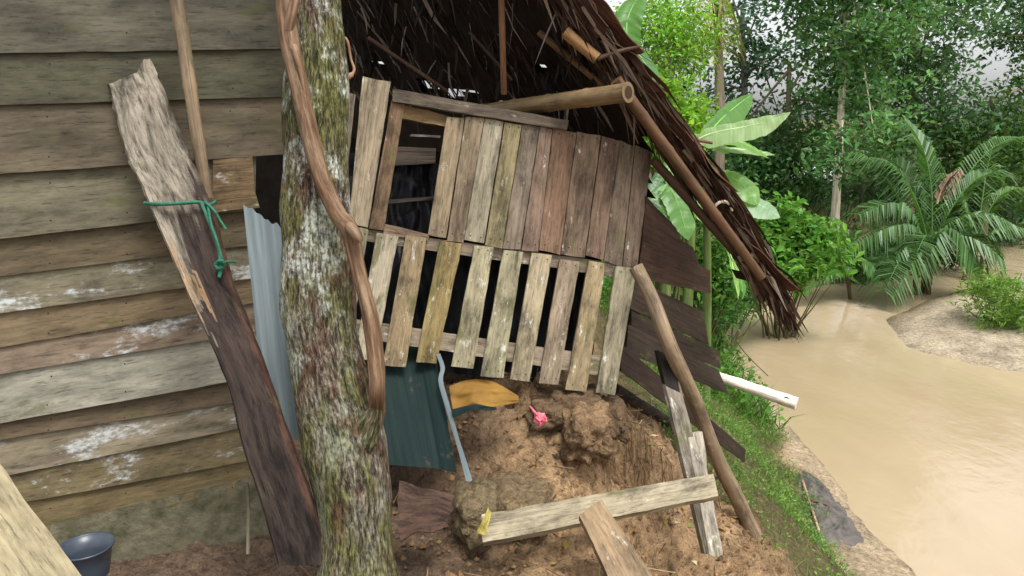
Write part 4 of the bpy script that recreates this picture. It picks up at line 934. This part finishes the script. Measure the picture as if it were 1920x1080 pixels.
# banana plants
def blade(m, pts3, width, col, nrmhint, fold=.3, tear=.35, n=34, seed=0.0, rip=()):
    c = bez(pts3, n) if len(pts3) <= 4 else spline(pts3, n); T = np.gradient(c, axis=0); G = np.zeros((n, 7, 3)); UV = np.zeros((n, 7, 2)); L = np.sum(np.linalg.norm(np.diff(c, axis=0), axis=1))
    for i in range(n):
        t = i / (n - 1); tt = nrm(T[i]); s = nrm(np.cross(tt, nrmhint)); nn = np.cross(s, tt)
        w = width * min(1.0, (t / .16) ** .6 if t > 0 else 0.0) * (1 - max(0, (t - .6) / .4) ** 2.2) ** .9 if t < 1 else 0.0
        w = max(w, .004)
        for j in range(7):
            a = (j - 3) / 3; ed = 1 + tear * (nz(t * 16 + seed, a * 2) * .25 + (abs(a) > .8) * .3 * nz(t * 40 + seed, 3 * a))
            G[i, j] = c[i] + s * a * w * ed * .5 + nn * (fold * w * .5 * abs(a)) - np.array([0, 0, 1]) * w * .25 * a * a + nn * .02 * nz(t * 9 + seed, a * 3, 4); UV[i, j] = (t * L, .5 + a * .5 * width)
    m.grid(G, UV, col); return c
def banana_plant(label, foot_px, d, leafs, stem_top, group='banana plants behind the hut'):
    f = P(foot_px[0], foot_px[1], d); zb = float(gz(f[0], f[1])[0]); base = np.array([f[0], f[1], zb])
    t = thing('banana_plant', label, 'banana plant', tuple(base), group); top = P(stem_top[0], stem_top[1], d)
    m = MB(); m.tube(bez([base - np.array([0, 0, .05]), (base + top) / 2, top], 14), np.linspace(.09, .05, 14), C(104, 116, 66), 14, rough=.05); m.build('stem', M['trunk'], t, smooth=True)
    for k, (pp, w, col, hint) in enumerate(leafs):
        m = MB(); pts = [P(*q) for q in pp]; c = blade(m, pts, w, col, np.array(hint, float), seed=k * 3.1 + d); m.build('leaf', M['banana'], t, smooth=True)
        lf = bpy.data.objects[m_name(t)]; WLOC[lf.name] = WLOC[t.name]
        m = MB(); r = np.linspace(.016, .003, len(c)); m.tube(c - np.array([0, 0, .004]), r, tuple(np.clip(np.array(col) * 1.6 + .03, 0, .7)), 6, cap=False)
        st0 = bez([top, (top + pts[0]) / 2 + np.array([0, 0, .1]), pts[0]], 10); m.tube(st0, np.linspace(.024, .016, 10), (.2, .28, .09), 8, cap=False); m.build('midrib', M['trunk'], lf, smooth=True)
def m_name(t): return [o.name for o in bpy.data.objects if o.parent == t][-1]
def last_child(t):
    return None
B1 = (.10, .24, .045); B2 = (.17, .33, .075); B3 = (.30, .42, .20); B4 = (.055, .14, .04)
UPV = (0, -.5, .85)
def banana(label, foot_px, d, leafs, stem_top):
    f = P(foot_px[0], foot_px[1], d); zb = float(gz(f[0], f[1])[0]); base = np.array([f[0], f[1], zb])
    t = thing('banana_plant', label, 'banana plant', tuple(base), 'banana plants behind the hut'); top = P(stem_top[0], stem_top[1], d)
    m = MB(); m.tube(bez([base - np.array([0, 0, .05]), (base + top) / 2 + np.array([.03, 0, 0]), top], 14), np.linspace(.06, .035, 14), C(96, 112, 62), 14, rough=.05); m.build('stem', M['trunk'], t, smooth=True)
    for k, (pp, w, col, hint) in enumerate(leafs):
        pts = [P(*q) for q in pp]; m = MB(); c = blade(m, pts, w, col, np.array(hint, float), seed=k * 3.1 + d); lf = m.build('leaf', M['banana'], t, smooth=True)
        m = MB(); m.tube(c - np.array([0, 0, .004]), np.linspace(.014, .003, len(c)), tuple(np.clip(np.array(col) * 1.5 + .03, 0, .7)), 6, cap=False)
        st0 = bez([top, (top + pts[0]) / 2 + np.array([0, 0, .12]), pts[0]], 10); m.tube(st0, np.linspace(.022, .014, 10), (.2, .28, .09), 8, cap=False); m.build('midrib', M['trunk'], lf, smooth=True)
banana('banana plant with one long pale leaf reaching right above the thatch', (1290, 520), 7.2, [
    ([(1308, 262, 7.2), (1350, 236, 7.1), (1410, 246, 7.0), (1482, 210, 6.9)], .24, B3, (0, -.75, .6)),
    ([(1330, 262, 7.3), (1380, 250, 7.4), (1440, 296, 7.5)], .16, B2, UPV),
    ([(1335, 280, 7.4), (1390, 275, 7.6), (1452, 290, 7.8)], .13, B3, UPV),
    ([(1322, 262, 7.3), (1350, 215, 7.5), (1412, 176, 7.8)], .24, B1, (.3, -.7, .5)),
    ([(1300, 270, 7.2), (1300, 300, 7.1), (1330, 345, 7.0)], .22, B2, (.5, -.8, .3))], (1300, 270))
banana('banana plant with broad leaves hanging below the thatch edge', (1330, 590), 7.8, [
    ([(1340, 335, 7.8), (1385, 318, 7.7), (1420, 385, 7.6)], .30, B2, (.2, -.8, .5)),
    ([(1350, 372, 7.8), (1400, 360, 7.7), (1462, 408, 7.6)], .34, (.26, .40, .24), (.1, -.6, .8)),
    ([(1330, 400, 7.6), (1362, 420, 7.2), (1370, 470, 7.0), (1384, 560, 6.9)], .17, (.24, .42, .10), (.7, -.7, .1)),
    ([(1322, 400, 7.8), (1290, 380, 8.0), (1240, 420, 8.1)], .26, B4, UPV),
    ([(1340, 420, 7.6), (1395, 500, 7.4), (1392, 560, 7.3)], .12, B1, (.6, -.8, .1))], (1325, 380))
banana('banana plant with dark leaves between the hut wall and rafters', (1246, 600), 7.0, [
    ([(1250, 330, 7.0), (1230, 335, 6.9), (1215, 400, 6.8)], .22, B4, (-.2, -.9, .3)),
    ([(1255, 340, 7.0), (1290, 330, 7.2), (1330, 400, 7.4)], .24, B4, (.2, -.9, .3)),
    ([(1250, 350, 6.9), (1270, 360, 6.8), (1290, 450, 6.7)], .26, B1, (.3, -.9, .2)), ([(1255, 350, 6.9), (1300, 340, 6.9), (1330, 430, 6.8)], .22, B2, (.4, -.8, .3)), ([(1250, 345, 6.9), (1225, 380, 6.8), (1232, 470, 6.7)], .22, B1, (-.2, -.9, .2)),
    ([(1250, 330, 7.0), (1262, 290, 7.1), (1300, 300, 7.2)], .2, B1, UPV)], (1250, 345))
banana('banana plant whose broad leaf stands behind the roof ridge', (1190, 600), 7.4, [
    ([(1172, 80, 7.4), (1205, 95, 7.3), (1232, 168, 7.2)], .24, (.09, .21, .06), (.5, -.8, .4)),
    ([(1180, 90, 7.4), (1160, 30, 7.4), (1210, -20, 7.5)], .28, B1, UPV)], (1176, 110))

# palms
def frond(m, pts3, n, Lmax, base, droop=.5, width=.035):
    c = bez(pts3, n); T = np.gradient(c, axis=0); Q = []; cc = []
    for i in range(2, n):
        t = i / (n - 1); tt = nrm(T[i]); s = nrm(np.cross(tt, (0, 0, 1.0)) + 1e-6); L = Lmax * (.35 + .65 * math.sin(math.pi * min(1, .12 + t * .84))) * random.uniform(.85, 1.1)
        for sg in (-1, 1):
            dv = nrm(s * sg * .75 + tt * .65 + np.array([0, 0, .15])); w = nrm(np.cross(dv, (0, 0, 1.0) + rng.normal(size=3) * .3)) * width * .5
            a = c[i]; b = a + dv * L * .5; e = a + dv * L + np.array([0, 0, -1]) * L * droop * random.uniform(.7, 1.5)
            Q += [[a - w * .5, b - w, b + w, a + w * .5], [b - w, e - w * .1, e + w * .1, b + w]]; col = tuple(np.clip(np.array(base) * random.uniform(.7, 1.35), .005, .7)); cc += [col, col]
    m.quads(np.array(Q), cc); m.tube(c, np.linspace(.022, .005, n), tuple(np.array(base) * 1.6), 6, cap=False)
def palm(label, foot, d, fr, base, stems=3, Lmax=.6, group='palms by the river', n=40, width=.04):
    f = P(foot[0], foot[1], d); zb = float(gz(f[0], f[1])[0]); t = thing('palm', label, 'palm', (f[0], f[1], zb), group)
    m = MB()
    for q in range(max(1, stems)):
        e = np.array([f[0] + random.uniform(-.25, .25), f[1] + random.uniform(-.2, .2), f[2] + random.uniform(0, .5)]); m.tube(bez([np.array([f[0] + random.uniform(-.3, .3), f[1] + random.uniform(-.2, .2), zb - .1]), e], 8), .045, C(96, 82, 60), 8, rough=.2)
    m.build('trunk', M['trunk'], t, smooth=True)
    for item in fr:
        pts, col = (item, base) if not isinstance(item, tuple) else item
        m = MB(); frond(m, [P(x, y, d + dz) for x, y, dz in pts], n, Lmax, col, width=width); m.build('frond', M['leaf'], t)
PB = (.070, .150, .042); PG = (.095, .185, .05)
palm('clump of large dark green palm fronds at the river bend', (1735, 470), 16, [
    [(1735, 470, 0), (1700, 350, 0), (1610, 400, -.5)], [(1735, 470, 0), (1690, 380, -.3), (1580, 470, -.8)], [(1735, 465, 0), (1660, 430, -.6), (1640, 530, -1)],
    [(1740, 465, 0), (1720, 320, 0), (1640, 300, .3)], [(1745, 460, 0), (1760, 290, 0), (1700, 230, .3)], [(1745, 465, 0), (1820, 300, 0), (1880, 330, 0)],
    [(1745, 465, 0), (1800, 380, -.5), (1890, 420, -.8)], [(1745, 470, 0), (1800, 390, -.8), (1840, 500, -1)], [(1740, 470, 0), (1745, 400, -.8), (1710, 500, -1.2)],
    [(1745, 465, 0), (1830, 250, .5), (1920, 260, .8)], [(1745, 470, 0), (1810, 420, -.8), (1870, 480, -1.0)], [(1735, 470, 0), (1660, 300, .4), (1600, 290, .5)], [(1735, 470, 0), (1700, 440, -1), (1660, 545, -1.4)],
    [(1742, 460, 0), (1690, 250, .5), (1660, 330, .8)]], PB, 5, .85, n=46)
palm('smaller palm with spreading fronds at the right end of the bend', (1830, 470), 17.5, [
    [(1830, 470, 0), (1860, 330, 0), (1930, 360, 0)], [(1830, 470, 0), (1800, 320, 0), (1760, 330, .3)], [(1830, 470, 0), (1880, 400, -.4), (1950, 450, -.6)], [(1830, 470, 0), (1850, 280, .3), (1870, 260, .4)], [(1830, 470, 0), (1790, 380, .3), (1780, 440, .3)]], PG, 2, .55)
palm('tiny palm sprouting low at the left of the bend', (1600, 510), 15.5, [
    [(1600, 512, 0), (1580, 440, 0), (1520, 470, -.3)], [(1600, 512, 0), (1600, 420, 0), (1560, 410, 0)], [(1600, 512, 0), (1630, 430, 0), (1680, 450, 0)], [(1600, 512, 0), (1570, 480, -.4), (1510, 540, -.6)], [(1600, 512, 0), (1620, 460, -.3), (1650, 520, -.6)]], PB, 1, .42)
palm('tall coconut palm whose yellowing fronds hang in from the top', (1345, 420), 20, [
    ([(1338, -60, 0), (1300, 20, 0), (1288, 110, -.3)], (.28, .27, .08)), ([(1338, -60, 0), (1330, 10, 0), (1326, 112, -.3)], (.30, .26, .09)), ([(1338, -60, 0), (1370, 10, 0), (1366, 104, 0)], (.26, .27, .09)), ([(1338, -60, 0), (1280, -90, 0), (1220, -30, 0)], PG), ([(1338, -60, 0), (1400, -100, 0), (1450, -20, 0)], PG), ([(1338, -60, 0), (1360, -160, 0), (1420, -150, 0)], PG)], PG, 0, .8, n=50)
# the coconut palm's tall trunk
cp = [o for o in bpy.data.objects if o.name.startswith('palm') and o.get('label', '').startswith('tall coconut')][0]
for ch in list(cp.children):
    if ch.name.startswith('trunk'): bpy.data.objects.remove(ch)
m = MB(); b = WLOC[cp.name]; m.tube(bez([b - np.array([0, 0, .1]), (b + P(1338, -60, 20)) / 2 + np.array([.2, 0, 0]), P(1338, -60, 20)], 20), np.linspace(.15, .1, 20), C(120, 108, 92), 12, rough=.05); m.build('trunk', M['trunk'], cp, smooth=True)
# dead frond
m = MB(); frond(m, [P(1757, 382, 15.4), P(1768, 340, 15.4), P(1796, 322, 15.3)], 26, .34, (.22, .15, .10), droop=1.0, width=.05)
tag(m.build('dead_frond', M['fibre']), 'withered brown palm frond folded over in the middle of the palm clump', 'palm frond')
# bare branches leaning into the water
for k, (a, b, lab) in enumerate((((1700, 520), (1760, 470), 'bare branch slanting up left from the water below the palm clump'), ((1740, 520), (1778, 440), 'bare branch standing almost upright in the water below the palm'), ((1672, 530), (1740, 490), 'low bare branch nearest the waterline below the palm clump'))):
    p0, _ = gzp(a[0], a[1]) if False else (GZ(a[0], a[1], WZ - .05), 0); m = MB(); e = P(b[0], b[1], np.dot(p0 - EYE, FWD)); m.tube(bez([p0, (p0 + e) / 2 + np.array([0, 0, .06]), e], 10), np.linspace(.03, .012, 10), C(150, 128, 100), 8, rough=.2)
    tag(m.build('bare_branch', M['trunk'], smooth=True), lab, 'branch', 'branches below the palms')

# grass and weeds on the bank
def grass(name, label, N, test, hmin, hmax, wid, base, leafy, lsize, box):
    x = rng.uniform(box[0], box[1], N); y = rng.uniform(box[2], box[3], N); k = test(x, y); x, y = x[k], y[k]; z = gz(x, y); n = len(x); p = np.stack([x, y, z], 1)
    h = rng.uniform(hmin, hmax, n)[:, None]; a = rng.uniform(0, 6.28, n); s = np.stack([np.cos(a), np.sin(a), 0 * a], 1) * wid; ln = rng.normal(size=(n, 3)) * .45; ln[:, 2] = 1; ln[:, 0] += .25
    mid = p + ln * h * .55; e = p + ln * h + np.stack([ln[:, 0], ln[:, 1], 0 * a - .4], 1) * h * .35
    c = tintset(n, base, .25); m = MB(); m.quads(np.concatenate([np.stack([p - s, p + s, mid + s * .8, mid - s * .8], 1), np.stack([mid - s * .8, mid + s * .8, e + s * .1, e - s * .1], 1)]), np.concatenate([c, c]))
    if leafy:
        q = rng.integers(0, n, leafy); pp = p[q] + rng.normal(size=(leafy, 3)) * .02 + np.stack([0 * q, 0 * q, rng.uniform(.02, hmax * 1.1, leafy)], 1); leaves(m, pp, lsize, tintset(leafy, tuple(np.array(base) * 1.15), .25), aspect=.55, droop=.1, up=1.0)
    tag(m.build(name, M['leaf']), label, 'grass', kind='stuff')
def t1(x, y):
    d = wdist(x, y); n = fbm(x * 1.3, y * 1.3, 9.0); n2 = fbm(x * 2.5, y * 2.5, 2.0)
    g = sm(-.05, .35, x + .35 * n - 1.15 - .42 * sm(4.6, 3.6, y) + .75 * sm(4.2, 4.9, y)) * sm(.15 + .3 * sm(7, 6, y), .5 + .3 * sm(7, 6, y), d + .3 * n); return rng.uniform(size=len(x)) < g * (.12 + .9 * sm(-.2, .35, n2)) * (.3 + .7 * sm(4.2, 5.4, y))
grass('grass', 'bright green grass and weeds on the slope beside the river', 32000, t1, .03, .10, .003, (.125, .215, .05), 9000, .026, (.9, 3.3, 3.2, 9))
def t2(x, y):
    d = wdist(x, y); return (d > .15) & (rng.uniform(size=len(x)) < .8)
grass('undergrowth', 'green undergrowth along the bank behind the hut', 9000, t2, .10, .35, .010, (.085, .19, .035), 5000, .11, (-.5, 4.5, 8, 15.5))
def t3(x, y):
    d = wdist(x, y); return (d > .1) & (d < 6) & (y > 15 + 0 * x) & (y > 13.5 + (x - 5) * .75)
grass('reeds', 'dark low undergrowth along the far waterline', 12000, t3, .2, .6, .016, (.045, .095, .032), 3000, .14, (4, 22, 15, 30))
print('objects', len(bpy.data.objects), 'verts', sum(len(o.data.vertices) for o in bpy.data.objects if o.type == 'MESH'))
